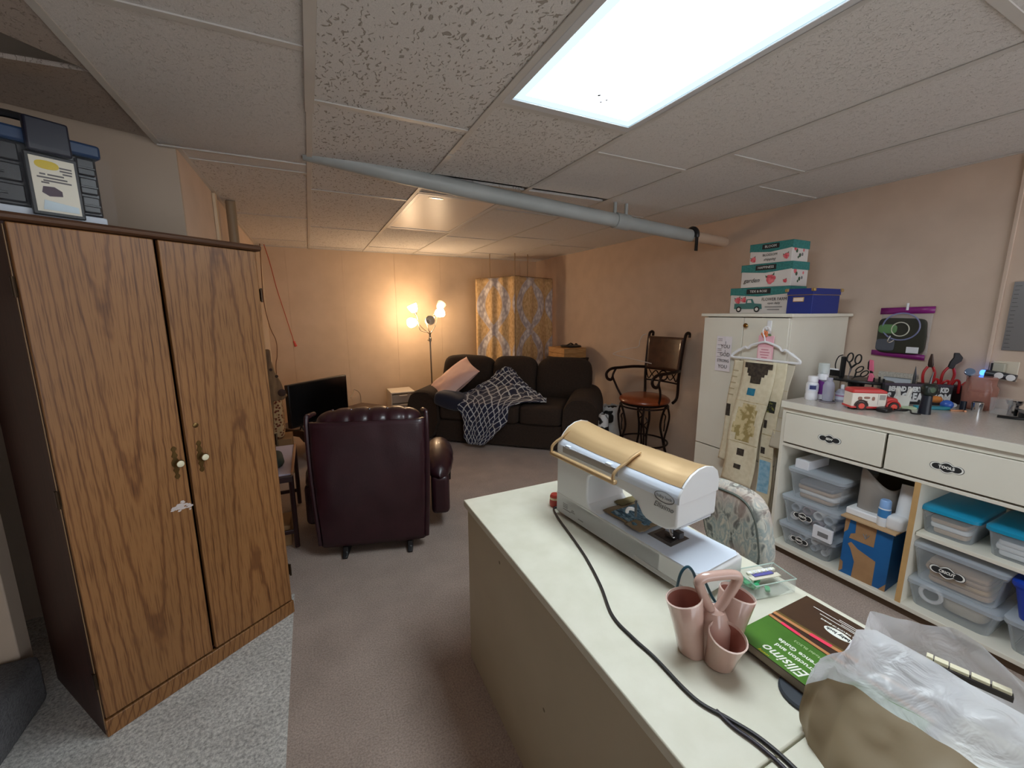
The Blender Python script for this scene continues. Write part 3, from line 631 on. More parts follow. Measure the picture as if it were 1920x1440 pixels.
def drape(p0, p1, nm, u0, u1, top0, top1, rep):
    p0, p1 = Vector(p0), Vector(p1); dv = (p1 - p0); nn = Vector((dv.y, -dv.x, 0)).normalized()
    def fn(u, v):
        p = p0 + dv * u; k = 0.012 + 0.014 * (1 - v)
        p = p + nn * (k * sin(u * 21 + 1.5 * noise.noise(Vector((u * 4, v * 1.5, p0.x)))) + 0.01 * noise.noise(Vector((u * 8, v * 3, 2))))
        return Vector((p.x, p.y, 0.22 + (top0 + (top1 - top0) * u - 0.22 + 0.006 * sin(u * 9)) * v))
    B().grid(fn, 60, 24, uvs=(rep, 1.24)).build(nm, n.m, CU, solid=0.002)
drape((-0.425, 0.33, 0), (0, 0, 0), 'cloth_panel', 0, 1, 1.83, 1.86, 1.1)
drape((0, 0, 0), (0.63, 0.11, 0), 'cloth_panel', 0, 1, 1.86, 1.84, 1.25)
string = M('cord_tan', (150, 124, 96), 0.8)
for p, z in (((-0.27, 0.21), 1.845), ((-0.005, 0.0), 1.87), ((0.20, 0.035), 1.86)): B().cyl((p[0], p[1], z - .01), (p[0], p[1], CEIL), 0.006, n=6).build('hanging_strap', string, CU)
B().tube([(-0.425, 0.33, 1.84), (0, 0, 1.865), (0.63, 0.11, 1.85)], 0.006, 6).build('curtain_wire', string, CU)
# crate on a stand behind the sofa
st = thing('side_stand', 'small dark stand behind the sofa carrying the wooden crate', 'stand', (2.88, 4.34, 0))
dk = M('dark_wood', (46, 32, 26), 0.5)
rbox(-.18, -.19, .82, .2, .19, .842, 'shelf', dk, st, 0.003)
for x in (-.165, .185):
    for y in (-.175, .175): rbox(x - .011, y - .011, 0, x + .011, y + .011, .82, 'leg', dk, st, 0.002)
cr = thing('wooden_crate', 'pale wooden box on the stand in the corner behind the sofa', 'crate', (2.88, 4.34, 0.842))
pine = M('pine', (196, 152, 98), 0.6, c2=(170, 124, 74), scale=7, stretch=(2, 2, 14))
for z in (0.002, 0.058):
    rbox(-.16, -.17, z, -.148, .17, z + .053, 'slat', pine, cr, 0.002); rbox(.148, -.17, z, .16, .17, z + .053, 'slat', pine, cr, 0.002)
    rbox(-.16, -.182, z, .16, -.17, z + .053, 'slat', pine, cr, 0.002); rbox(-.16, .17, z, .16, .182, z + .053, 'slat', pine, cr, 0.002)
rbox(-.148, -.17, 0.0, .148, .17, .01, 'bottom', pine, cr, 0); rbox(-.165, -.186, .112, .165, .186, .122, 'lid', pine, cr, 0.002)
bagb = thing('black_strap_bag', 'black strap lying on top of the wooden crate', 'strap', (2.90, 4.30, 0.964))
B().soft((0.02, 0, 0.014), (0.24, 0.2, 0.035), 0.6, 0.6, wr=0.25).build('pouch', black_m, bagb)
B().tube(cat([(-.09, -.02, .015), (-.03, -.03, .045), (0.01, 0, .05), (0.06, 0, .025), (0.1, 0.02, .04), (.13, .02, .015)], 5), 0.008, 6).build('strap', black_m, bagb)
# ------------------------------------------------------------------ pipe under the ceiling
pvc = M('grey_painted_pipe', (168, 173, 172), 0.45, c2=(158, 163, 162), scale=5)
PP = thing('drain_pipe', 'grey painted drain pipe sloping down along the ceiling to the right wall', 'pipe', (0.05, PY, CEIL))
pz = lambda x: 2.152 - 0.062 * (x - 0.05) + 0.03 * max(0.0, 1 - x / 0.7)
B().tube([(x - 0.05, 0.02 * (x / 3.1), pz(x) - CEIL) for x in (0.035, 0.25, 0.5, 1.0, 1.6, 2.1, 2.74)], 0.046, 24).build('pipe_run', pvc, PP)
for x in (2.04,): B().tube([(x - .06 - .05, .013, pz(x - .06) - CEIL), (x + .06 - .05, .014, pz(x + .06) - CEIL)], 0.054, 24).build('coupling', pvc, PP)
for x in (1.98, 2.08): B().cyl((x - .05, 0.014, pz(x) - CEIL + .04), (x - .05, 0.014, 0.01), 0.013, n=10).build('hanger_rod', pvc, PP)
x = 2.745
B().tube([(x - .05, 0.018, pz(x) - CEIL), (3.09 + .03, 0.02, pz(3.1) - CEIL)], 0.040, 20).build('pipe_end', M('pipe_wall_colour', (204, 180, 158), 0.6), PP)
sb = B()
sb.tube([(x - .05, 0.018 + 0.055 * cos(q), pz(x) - CEIL + 0.058 * sin(q)) for q in [radians(a) for a in range(-20, 200, 12)]], 0.010, 6, flat=2.0)
sb.box(x - .05 - .014, -0.042, pz(x) - CEIL - .12, x - .05 + .014, -0.034, pz(x) - CEIL + .02)
sb.build('strap', black_m, PP)
po = B().lathe([(0.03, 0.0), (0.03, CEIL)], n=20).build('support_post', M('post_tan', (150, 130, 104), 0.5), None); po.location = (-0.425, 3.52, 0); tag(po, 'thin tan steel post beside the left wall, behind the wardrobe', 'post')
# cords at the far wall
rc = thing('hanging_cable', 'orange red pull cord hanging from the ceiling at the far wall', 'cord', (-0.393, 5.5, CEIL))
B().tube(cat([(0, 0, 0), (0.04, 0.02, -.2), (0.08, 0.04, -.47), (0.13, .05, -.72), (0.205, 0.06, -1.09)], 6), 0.0045, 6).build('cord', M('red_cord', (178, 74, 48), 0.5), rc)
B().tube([(0.205, .06, -1.085), (.222, .06, -1.15)], [.010, .016], 10).build('plug', M('red_plug', (196, 66, 52), 0.4), rc)
bc = B().tube(cat([(-.43, 5.48, CEIL), (-.435, 5.48, 2.0), (-.45, 5.5, 1.55), (-.42, 5.52, 1.25), (-.37, 5.53, 1.07), (-.375, 5.53, .9), (-.40, 5.53, .72), (-.40, 5.53, 0.03)], 8), 0.005, 6).build('brown_cord', M('brown_cord', (120, 84, 58), 0.6), None); tag(bc, 'thin brown cord hanging down the left corner of the far wall', 'cord')
# knotty wood slab and patterned box by the left wall
kn = N('knotty_wood'); v = kn.coord('Object', (1, 1, 1))
wv = kn.n('ShaderNodeTexNoise', Vector=kn.coord('Object', (9, 9, 2.2)), Scale=2.0, Detail=3.0)
kn.link(kn.ramp(wv.outputs[0], [(0.3, lin((92, 66, 40))), (0.7, lin((152, 118, 78)))]), kn.b.inputs['Base Color']); kn.b.inputs['Roughness'].default_value = 0.6
KB = thing('wood_slab', 'knotty live edge wood slab peeking out behind the wardrobe', 'wood slab', (-0.36, 3.72, 0))
poly = [(-.11, .42), (-.11, 1.11), (0.05, 1.115), (0.062, 1.105), (.062, 1.02), (.08, .93), (.115, .85), (.135, .765), (.15, .735), (.12, .705), (.05, .70), (.03, .42)]
B().prism(poly, lambda a, b, d: (a, d, b), 0, 0.04).build('slab', kn.m, KB, 0.006)
for x, z, r in ((.055, .955, .012), (.09, .90, .012), (.115, .765, .03)):
    B().lathe([(r, 0), (r * .8, .003), (0, .004)], (x, -0.0, z), 14, M4=Matrix.Rotation(pi / 2, 4, 'X')).build('knot', M('dark_knot', (58, 36, 24), 0.7), KB)
rbox(-.10, -.02, 0, .02, .10, .43, 'stand', M('dark_wood'), KB, 0.004)
n = N('floral_cloth'); vo = n.n('ShaderNodeTexVoronoi', Vector=n.coord('Object'), Scale=42.0); no = n.n('ShaderNodeTexNoise', Vector=n.coord('Object'), Scale=55.0)
n.link(n.ramp(vo.outputs[0], [(0.3, lin((122, 62, 42))), (0.42, lin((196, 164, 118))), (0.6, lin((206, 176, 132)))]), n.b.inputs['Base Color']); n.b.inputs['Roughness'].default_value = 0.9
fb = B().soft((-0.372, 4.04, 0.50), (0.21, 0.20, 0.36), 0.3, 0.3).build('floral_cushion', n.m, None); tag(fb, 'small cushion with a rust floral print left of the television', 'cushion')
fs = B().box(-0.47, 3.94, 0.0, -0.22, 4.18, 0.32).build('cushion_box', M('cardboard', (160, 126, 88), 0.9), None, 0.004); tag(fs, 'plain brown carton under the floral cushion by the left wall', 'box')
# folding tray table behind the wardrobe
FT = thing('folding_tray_table', 'dark folding tray table with pale lilac top left of the recliner', 'folding table', (-0.315, 2.93, 0))
mah = M('mahogany_frame', (46, 24, 24), 0.4)
B().box(-.145, -.30, .455, .145, .30, .468).build('tray_top', M('lilac_laminate', (188, 180, 196), 0.4), FT, 0.003)
B().box(.145, -.30, .45, .158, .30, .475).build('tray_rim', M('tan_edge', (176, 132, 96), 0.5), FT, 0.002)
for y in (-.32, .32): rbox(-.15, y - .011, .425, .155, y + .011, .462, 'rail', mah, FT, 0.003)
for x in (-.145, .145):
    for s in (-1, 1): B().tube([(x, -.32 * s, .01), (x, -.325 * s + .01 * s, .46)], 0.014, 8).build('leg', mah, FT)
for y in (-.32, .32): rbox(-.145, y - .008, .10, .145, y + .008, .125, 'stretcher', mah, FT, 0.003)
tb = B().box(-.42, 2.66, 0.0, -.20, 2.86, .13).build('floor_box', M('cardboard'), None, 0.004); tag(tb, 'low tan carton on the carpet under the folding tray table', 'box')
gi = thing('green_pouch', 'dark green crumpled pouch on the lilac tray table', 'pouch', (-.30, 2.80, .470))
B().soft((0, 0, .04), (.17, .20, .08), 0.6, 0.6, wr=0.3).build('pouch', M('dark_green', (38, 52, 46), 0.8), gi)
B().cyl((-.02, .12, 0.001), (-.02, .12, .11), .03, n=16).cyl((-.02, .12, .11), (-.02, .12, .13), .024, n=16).build('bottle_cap', M('grey_cap', (120, 116, 116), 0.4), gi)
# ------------------------------------------------------------------ swivel bar stool
iron = M('dark_iron', (38, 24, 20), 0.4, 0.6); seatm = M('cognac_leather', (138, 66, 30), 0.3, c2=(116, 52, 24), scale=7, coat=0.3)
backm = M('brown_leather', (84, 54, 38), 0.35, c2=(70, 44, 31), scale=18, coat=0.3, bump=0.15, bscale=90)
BS = thing('bar_stool', 'swivel bar stool with cognac seat and scrolled iron arms by the right wall', 'stool', (2.735, 2.82, 0), radians(-82))
B().lathe([(0.0, .645), (.14, .645), (.19, .637), (.222, .615), (.228, .60), (.222, .585), (.20, .578), (.0, .578)], n=36).build('seat', seatm, BS)
B().lathe([(0.0, .56), (.205, .56), (.212, .57), (.205, .578), (0, .578)], n=32).build('seat_ring', iron, BS)
B().tube([(.215 * cos(a), .215 * sin(a), .545) for a in [2 * pi * i / 36 for i in range(36)]], .008, 6, closed=True).build('upper_ring', iron, BS)
B().tube([(.225 * cos(a), .225 * sin(a), .20) for a in [2 * pi * i / 40 for i in range(40)]], .009, 8, closed=True).build('foot_ring', iron, BS)
for k in range(4):
    a = pi / 4 + k * pi / 2; ca, sa = cos(a), sin(a)
    def P(r, z, t=0): return (r * ca - t * sa, r * sa + t * ca, z)
    lg = B().tube(cat([P(.205, .55, .022), P(.175, .45, .03), P(.16, .34, .018), P(.185, .22, .012), P(.215, .10, .02), P(.255, .01, .0)], 6), .010, 8).build('leg', iron, BS)
    B().tube(cat([P(.205, .55, -.022), P(.225, .45, -.03), P(.215, .34, -.015), P(.195, .22, -.012), P(.215, .10, -.02), P(.255, .01, 0)], 6), .009, 8).build('leg_strand', iron, lg)
    B().tube(cat([P(.18, .47, 0), P(.20, .44, .012), P(.19, .40, -.012), P(.195, .36, .012), P(.19, .30, 0)], 5), .006, 6).build('leaf_scroll', iron, lg)
    B().lathe([(0.0, 0), (.017, 0), (.014, .014), (0, .018)], P(.257, 0), 10).build('foot_cap', iron, lg)
for s in (-1, 1):
    B().tube(cat([(s * .175, .18, .57), (s * .18, .235, .62), (s * .185, .235, .80), (s * .19, .25, 1.0), (s * .195, .275, 1.17), (s * .196, .30, 1.205), (s * .197, .335, 1.20), (s * .197, .335, 1.165)], 7), .012, 8, flat=1.2).build('back_post', iron, BS)
    B().tube(cat([(s * .19, .24, .865), (s * .235, .12, .872), (s * .255, -.03, .872), (s * .257, -.17, .87), (s * .257, -.235, .835), (s * .257, -.225, .785), (s * .257, -.175, .765), (s * .257, -.15, .79)], 7), .011, 8, flat=1.3).build('arm', iron, BS)
    B().tube(cat([(s * .257, -.11, .868), (s * .258, -.15, .80), (s * .252, -.12, .73), (s * .235, -.09, .66), (s * .20, -.06, .58)], 6), .010, 8).build('arm_support', iron, BS)
def bk(u, v):
    a = -1 + 2 * u; return Vector((a * (.178 + .012 * v), .238 + .03 * v + .025 * (1 - a * a) * 1.0, .855 + .31 * v))
B().grid(bk, 18, 12).build('back_panel', backm, BS, solid=.022, off=0)
for z in (.855, .745): B().tube([bk(u / 12, (z - .855) / .31) for u in range(13)], .008, 6).build('cross_rail', iron, BS)
def ringp(cx, cz, r, yy=.262): return [(cx + r * cos(2 * pi * i / 20), yy, cz + r * sin(2 * pi * i / 20)) for i in range(20)]
B().tube(ringp(0, .80, .045), .007, 6, closed=True).build('scroll_ring', iron, BS)
for s in (-1, 1): B().tube(cat([(s * .045, .26, .80), (s * .08, .255, .84), (s * .12, .25, .80), (s * .15, .245, .76), (s * .17, .24, .80), (s * .175, .238, .84)], 5), .006, 6).tube(cat([(s * .045, .26, .80), (s * .08, .255, .765), (s * .12, .25, .80), (s * .15, .245, .845)], 5), .005, 6).build('scroll', iron, BS)
wire_w = M('white_wire', (205, 196, 190), 0.4)
hx, hy, hz = 2.90, 3.06, 1.02
hg = B().tube(cat([(hx + .03, hy - .02, 1.185), (hx, hy, 1.17), (hx - .01, hy + .02, 1.12), (hx - .02, hy + .03, 1.06), (hx - .06, hy + .13, 1.035), (hx - .12, hy + .26, .985), (hx - .115, hy + .25, .965), (hx - .04, hy + .08, .935), (hx + .04, hy - .10, .905)], 5), .004, 6).build('wire_hanger', wire_w, None); tag(hg, 'thin white wire hanger hooked on the back of the bar stool', 'hanger')
# grocery sacks by the sofa
sack = M('white_sack', (214, 212, 208), 0.35, c2=(196, 196, 196), scale=7, bump=0.5, bscale=14, bdist=0.02)
def sackf(c, sz, ph):
    def fn(u, v):
        a = 2 * pi * u; k = (1.05 - .25 * v + .12 * noise.noise(Vector((cos(a) * 2 + ph, sin(a) * 2, v * 4)))) * (1 if v > .03 else .8)
        return Vector((c[0] + sz[0] / 2 * k * cos(a), c[1] + sz[1] / 2 * k * sin(a), sz[2] * v + .03 * noise.noise(Vector((cos(a) * 3, sin(a) * 3, ph))) * v))
    return fn
SK = thing('grocery_sack', 'white grocery sack with a black print between sofa arm and stool', 'sack', (2.97, 3.58, 0))
B().grid(sackf((0, 0, 0), (.24, .26, .36), 1.0), 28, 16, closeu=True).build('sack', sack, SK, solid=.004)
B().soft((-.0, -.0, .27), (.20, .20, .16), .6, .6, wr=.3).build('contents', M('black_cloth', (24, 24, 26), 0.9), SK)
B().soft((-.085, -.075, .24), (.10, .10, .10), .5, .5).build('print_patch', M('black_print', (28, 28, 30), 0.5), SK)
SK2 = thing('black_white_bag', 'small black and white bag slumped against the sofa right arm', 'bag', (2.462, 3.055, 0))
n = N('bw_bag'); nn_ = n.n('ShaderNodeTexNoise', Vector=n.coord('Object'), Scale=14.0, Detail=1.0)
n.link(n.ramp(nn_.outputs[0], [(0.52, lin((24, 24, 26))), (0.56, lin((200, 200, 200)))]), n.b.inputs['Base Color'])
B().grid(sackf((0, 0, 0), (.12, .11, .44), 4.0), 24, 16, closeu=True).soft((0, 0, .38), (.08, .08, .12), .6, .6, wr=.3).build('bag_body', n.m, SK2)
# ------------------------------------------------------------------ tall cream cabinet
cream = M('cream_laminate', (226, 223, 210), 0.42, c2=(221, 217, 203), scale=3); cream_e = M('cream_edge', (198, 184, 150), 0.5)
TC = thing('tall_cabinet', 'tall cream storage cabinet against the right wall next to the counter', 'cabinet', (2.5, 1.46, 0))
CW, CD = 0.58, 0.62
rbox(0.02, 0, 0, CD, .018, 1.365, 'side_panel', cream, TC, 0.001); rbox(0.02, CW - .018, 0, CD, CW, 1.365, 'side_panel', cream, TC, 0.001)
rbox(CD - .008, .018, 0.02, CD, CW - .018, 1.365, 'back_panel', cream, TC, 0); rbox(.03, .018, .05, CD - .01, CW - .018, .066, 'bottom_panel', cream, TC, 0)
rbox(.03, .018, .45, CD - .01, CW - .018, .463, 'shelf', cream, TC, 0); rbox(.04, .018, 0, .055, CW - .018, .05, 'toe_kick', M('toe_brown', (96, 76, 58), 0.7), TC, 0)
rbox(-.012, -.02, 1.366, CD + .01, CW + .02, 1.386, 'top_panel', cream, TC, 0.003)
for y0, y1 in ((.002, .281), (.285, CW - .002)):
    for z0, z1 in ((.460, 1.360), (.055, .452)):
        d = rbox(0, y0, z0, .018, y1, z1, 'door', cream, TC, 0.002)
B().lathe([(.006, 0), (.006, .008), (.014, .012), (.015, .018), (.010, .024), (0, .025)], (-.001, .258, 1.312), 18, M4=Matrix.Rotation(-pi / 2, 4, 'Y')).build('knob', M('brass_knob', (150, 116, 66), 0.25, 1.0), TC)
nt = thing('paper_note', 'white paper note with dark lettering taped to the cabinet left door', 'note', (2.497, 1.865, 1.118))
def notef(u, v): return Vector((-.002 - .004 * noise.noise(Vector((u * 3, v * 4, 1))) - .003 * u, (.5 - u) * .115, (v - .5) * .235))
B().grid(notef, 8, 14).build('paper', M('note_paper', (228, 222, 226), 0.8), nt)
ink = M('ink_black', (40, 38, 40), 0.7); ink_l = M('ink_faint', (170, 164, 172), 0.7)
for s, z, h in (('I', .075, .026), ('YOU', .050, .034), ('I', .018, .026), ('GOD', -.004, .034), ('STRONG', -.046, .028), ('YOU', -.086, .034)): lettering(s, h, ink, nt, (-.0075, -.014 if z > -.02 else -.004, z), RW, sx=.8 if s == 'STRONG' else .95)
for z in (.10, .088, .060, .034, .022, .008, -.02): B().box(-.0072, .012, z - .0018, -.0068, .045, z + .0018).build('fine_print', ink_l, nt)
# adhesive hook, hanger, pink tag
hk = thing('adhesive_hook', 'white adhesive hook at the top of the cabinet right door', 'hook', (2.5, 1.575, 1.31))
rbox(-.006, -.014, -.045, -.0005, .014, .035, 'base', white_p, hk, 0.003)
B().tube(cat([(-.006, 0, -.01), (-.022, 0, -.018), (-.03, 0, -.012), (-.032, 0, .002)], 4), .005, 8).build('hook', white_p, hk)
HG = thing('coat_hanger', 'white plastic coat hanger on the cabinet door carrying quilt strips', 'hanger', (2.468, 1.572, 1.12))
B().tube(cat([(0, .0, .115), (0, .003, .135), (0, .014, .172), (0, -.004, .188), (0, -.022, .176), (0, -.024, .166)], 6)[6:] if False else cat([(0, -.022, .165), (0, -.018, .182), (0, .0, .188), (0, .017, .176), (0, .018, .155), (0, .006, .125), (0, 0, .098)], 6), .0045, 8).build('hook', white_p, HG)
B().tube(cat([(0, .0, .098), (0, .03, .092), (0, .085, .072), (0, .105, .052), (0, .125, .058), (0, .17, .03), (0, .205, .008), (0, .212, -.004), (0, .20, -.012), (0, .10, -.012), (0, -.10, -.012), (0, -.20, -.012), (0, -.212, -.004), (0, -.205, .008), (0, -.17, .03), (0, -.125, .058), (0, -.105, .052), (0, -.085, .072), (0, -.03, .092), (0, 0, .098)], 5), .007, 8).build('frame', white_p, HG)
for s in (-1, 1): B().prism([(s * .213, -.012), (s * .145, .044), (s * .165, .046), (s * .216, .006), (s * .22, -.008)], lambda a, b, d: (d, a, b), -.003, .003).build('shoulder_web', white_p, HG, 0.001)
pk = thing('gift_tag', 'pink card tag with an orange flower hanging behind the coat hanger', 'tag', (2.481, 1.574, 1.22))
pink = M('pink_card', (232, 178, 190), 0.6)
B().box(-.003, -.048, -.125, .002, .048, .035).build('card', pink, pk, 0.004); B().box(-.0045, -.04, -.115, -.003, .04, -.035).build('text_panel', M('light_pink', (240, 204, 210), 0.6), pk)
for i in range(5):
    a = i * 2 * pi / 5
    B().soft((-.009, .008 + .013 * cos(a), .045 + .013 * sin(a)), (.008, .02, .02), 1, 1, 10, 6).build('petal', M('orange_petal', (222, 130, 84), 0.7), pk)
B().soft((-.012, .008, .045), (.008, .012, .012), 1, 1, 10, 6).build('flower_heart', M('deep_orange', (190, 92, 50), 0.7), pk)
B().soft((-.008, -.022, .04), (.004, .022, .010), 1, 1, 10, 6).build('leaf', M('leaf_green', (86, 130, 74), 0.7), pk)
for z, w_ in ((-.05, .022), (-.066, .03), (-.082, .026), (-.098, .018)): B().box(-.0052, -w_, z - .003, -.0046, w_, z + .003).build('fine_print', M('rose_print', (206, 132, 148), 0.7), pk)
# quilt strips
muslin = M('muslin', (220, 210, 184), 0.9, c2=(210, 199, 170), scale=40, bump=0.4, bscale=60, bdist=0.004)
darkf = M('dark_batik', (44, 36, 32), 0.9, c2=(72, 62, 50), scale=60); teal = M('teal_batik', (40, 128, 158), 0.8, c2=(30, 104, 138), scale=30)
leafm = M('olive_batik', (158, 140, 90), 0.9, c2=(206, 190, 146), scale=26, contrast=(0.45, 0.55)); skyb = M('sky_batik', (120, 168, 196), 0.9, c2=(160, 196, 214), scale=40)
def strip(label, x, y0, y1, ztop, zbot, slant, patches, mat=muslin, bow=.012):
    t = thing('quilt_strip', label, 'quilt', (x, (y0 + y1) / 2, 0), 0, None)
    hw = (y1 - y0) / 2
    def P(a, z, off=0):
        v = (ztop - z) / (ztop - zbot)
        return Vector((-bow * sin(v * pi * 1.2) - .004 * sin(a * 30 + v * 8) - off - .05 * v * v, a + slant * v + .006 * sin(v * 9 + x * 50), z))
    B().grid(lambda u, v: P(hw - 2 * hw * u, ztop + (zbot - ztop) * v), 10, 40).build('cloth', mat, t, solid=.004, off=1)
    for nm, a0, a1, z0, z1, m in patches:
        B().grid(lambda u, v: P(a0 + (a1 - a0) * u, z0 + (z1 - z0) * v, .0062), 5, 8).build(nm, m, t)
    return t
steps = [('stepped_patch', .085 - .02 * 0, -.085, 1.055, 1.088, darkf), ('stepped_patch', .065, -.06, 1.022, 1.055, darkf), ('stepped_patch', .055, -.045, 1.005, 1.022, darkf), ('stepped_patch', .035, -.03, .962, 1.005, darkf)]
strip('front quilt strip with dark stepped motif, blue square and olive leaf', 2.452, 1.478, 1.685, 1.10, .30, .06, steps + [('blue_square', .040, -.012, .885, .93, teal), ('leaf_motif', .045, -.045, .80, .83, leafm), ('leaf_motif', .07, -.06, .70, .80, leafm), ('leaf_motif', .08, -.07, .63, .70, leafm), ('leaf_motif', .05, -.045, .585, .63, leafm), ('dark_square', .025, -.02, .49, .535, darkf), ('dark_square', .03, -.015, .40, .43, darkf), ('seam_line', .1, -.1, .842, .845, leafm), ('seam_line', .1, -.1, .572, .575, leafm)])
strip('cream quilt strip hanging right of the stepped one with pale blue block', 2.466, 1.43, 1.515, 1.10, .12, -.0, [('dark_block', .03, -.02, .80, .87, M('dark_floral', (40, 42, 36), 0.9, c2=(130, 128, 60), scale=50, contrast=(.5, .6))), ('dark_block', .035, .015, .70, .75, darkf), ('dark_block', .035, .01, .54, .58, darkf), ('pale_blue_block', .035, -.03, .30, .50, skyb), ('dark_block', .03, .0, .13, .17, M('navy_block', (40, 66, 110), 0.9)), ('seam_line', .04, -.04, .66, .664, leafm), ('seam_line', .04, -.04, .52, .523, leafm)])
strip('ruffled cream quilt strip hanging left of the stepped one with dark tab', 2.474, 1.66, 1.765, 1.09, .42, .02, [('dark_tab', .05, .02, .72, .80, darkf), ('blue_tab', -.02, -.045, .98, 1.03, M('violet_tab', (50, 44, 92), 0.9))] + [('pleat', .05, .01, z, z + .008, M('pleat_shadow', (178, 164, 132), 0.9)) for z in (.86, .90, .94, .98, 1.02)])  # pleats are flat strips in a darker tan than the cloth
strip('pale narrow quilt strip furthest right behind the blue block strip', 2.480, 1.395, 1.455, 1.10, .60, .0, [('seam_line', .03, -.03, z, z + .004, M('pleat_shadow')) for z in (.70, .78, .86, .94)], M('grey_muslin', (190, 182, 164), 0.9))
# ------------------------------------------------------------------ decorated boxes on the cabinet
tealg = M('teal_check', (58, 134, 130), 0.7, c2=(46, 116, 114), scale=90); paper_w = M('box_paper', (226, 220, 214), 0.7, c2=(214, 208, 204), scale=5)
rose = M('rose_print_red', (206, 70, 84), 0.7, c2=(232, 130, 136), scale=45); leafg = M('print_leaf', (64, 88, 66), 0.7); sign_b = M('plaque_black', (34, 36, 38), 0.6); ink_w = M('ink_white', (232, 232, 228), 0.6)
KS = 1.0815
def gift_box(label, y0, y1, z0, z1, dx, art):
    t = thing('keepsake_box', label, 'box', (2.515 * KS, (y0 + y1) / 2 * KS, 1.386 + (z0 - 1.386) * KS), radians(2), 'decorated boxes stacked on the tall cabinet')
    t.scale = (KS, KS, KS); w_ = (y1 - y0) / 2; h = z1 - z0; lh = .045
    rbox(0.003, -w_ + .003, 0, dx, w_ - .003, h - .006, 'body', paper_w, t, 0.002)
    lid = B().prism([(-w_, h), (w_, h), (w_, h - lh + .004), (w_ * .6, h - lh - .002), (0, h - lh - .01), (-w_ * .6, h - lh - .002), (-w_, h - lh + .004)], lambda a, b, d: (d, a, b), 0, .003)
    lid.box(0.0, -w_, h - lh, dx + .003, -w_ + .003, h).box(0.0, w_ - .003, h - lh, dx + .003, w_, h).box(dx, -w_, h - lh, dx + .003, w_, h).box(0, -w_, h - .003, dx + .003, w_, h)
    lo = lid.build('lid', tealg, t, 0.001, 1)
    return t, w_, h, lo
def side_print(t, w_, d, h):
    for x, z, m, r in ((.035, h * .62, rose, .016), (.05, h * .5, leafg, .012), (.085, h * .3, leafg, .012), (.11, h * .35, M('grey_print'), .010), (.07, h * .2, leafg, .008), (.12, h * .55, rose, .009)):
        B().lathe([(r, 0), (r * .8, .0008), (0, .001)], (x, -w_ + .0028, z), 9, M4=Matrix.Rotation(pi / 2, 4, 'X')).build('side_flower', m, t)
def flower(t, y, z, s, x=-.0005):
    for i in range(6):
        a = i * pi / 3 + y * 9; rr = s * (.55 if i % 2 else .4)
        B().lathe([(s * .5, 0), (s * .42, .0006), (0, .0008)], (x + .002, y + rr * cos(a), z + rr * sin(a)), 10, M4=Matrix.Rotation(-pi / 2, 4, 'Y')).build('petal', rose, t)
    for i in range(4):
        a = i * pi / 2 + .5
        B().prism([(y + s * .9 * cos(a) - s * .2, z + s * .9 * sin(a)), (y + s * 1.25 * cos(a), z + s * 1.25 * sin(a) + s * .2), (y + s * .9 * cos(a) + s * .2, z + s * .9 * sin(a) - s * .12)], lambda p, q, d: (d, p, q), x + .0012, x + .0022).build('leaf', leafg, t)
t, w_, h, lo = gift_box('bottom keepsake box of the stack with green truck and FLOWER FARM', 1.492, 1.862, 1.386, 1.545, .17, 0)
rbox(-.0012, -.075, h - .04, 0, .075, h - .008, 'plaque', sign_b, lo, 0); lettering('TIDE & ROSE', .020, ink_w, lo, (-.0016, 0, h - .024), RW, sx=.95)
tk = M('truck_green', (70, 122, 118), 0.6)
B().prism([(.15, .028), (.15, .062), (.075, .062), (.07, .088), (.035, .09), (.02, .062), (-.025, .058), (-.03, .028)], lambda a, b, d: (d, a, b), -.0006, .003).build('truck_print', tk, t)
B().prism([(.065, .066), (.063, .083), (.042, .083), (.036, .066)], lambda a, b, d: (d, a, b), -.0010, .001).build('truck_window', paper_w, t)
for y in (.118, .0): B().lathe([(.018, 0), (.018, .0012), (.0, .0012)], (-.0002, y, .026), 16, M4=Matrix.Rotation(-pi / 2, 4, 'Y')).build('tyre_print', sign_b, t); B().lathe([(.010, 0), (.010, .0018), (.0, .0018)], (-.0002, y, .026), 14, M4=Matrix.Rotation(-pi / 2, 4, 'Y')).build('hub_print', paper_w, t)
side_print(t, w_, .15, h); flower(t, .13, .083, .022); flower(t, .09, .085, .018)
lettering('FLOWER FARM', .026, ink, t, (-.0012, -.10, .085), RW, sx=.85); lettering('open daily', .018, ink, t, (-.0012, -.10, .062), RW)
for z, a in ((.040, .05), (.024, .035)): B().box(-.0010, -.10 - a, z - .002, 0.001, -.10 + a, z + .002).build('fine_print', M('grey_print'), t)
t, w_, h, lo = gift_box('middle keepsake box of the stack with a red rose and the word garden', 1.49, 1.80, 1.546, 1.685, .17, 0)
rbox(-.0012, -.062, h - .038, 0, .062, h - .008, 'plaque', sign_b, lo, 0); lettering('HAPPINESS', .020, ink_w, lo, (-.0016, 0, h - .023), RW)
side_print(t, w_, .15, h); flower(t, -.035, .045, .030); lettering('garden', .037, ink, t, (-.0012, .082, .042), RW, shear=.3)
flower(t, -.12, .03, .012)
t, w_, h, lo = gift_box('top keepsake box of the stack, smallest, with roses and BLOSSOM', 1.50, 1.755, 1.686, 1.805, .17, 0)
rbox(-.0012, -.05, h - .036, 0, .05, h - .008, 'plaque', sign_b, lo, 0); lettering('BLOOM', .020, ink_w, lo, (-.0016, 0, h - .022), RW)
side_print(t, w_, .15, h); flower(t, .10, .028, .018); flower(t, -.095, .032, .018); lettering('BLOSSOM', .020, ink, t, (-.0012, 0, .048), RW); lettering('shipping', .022, ink, t, (-.0012, 0, .022), RW, shear=.3)
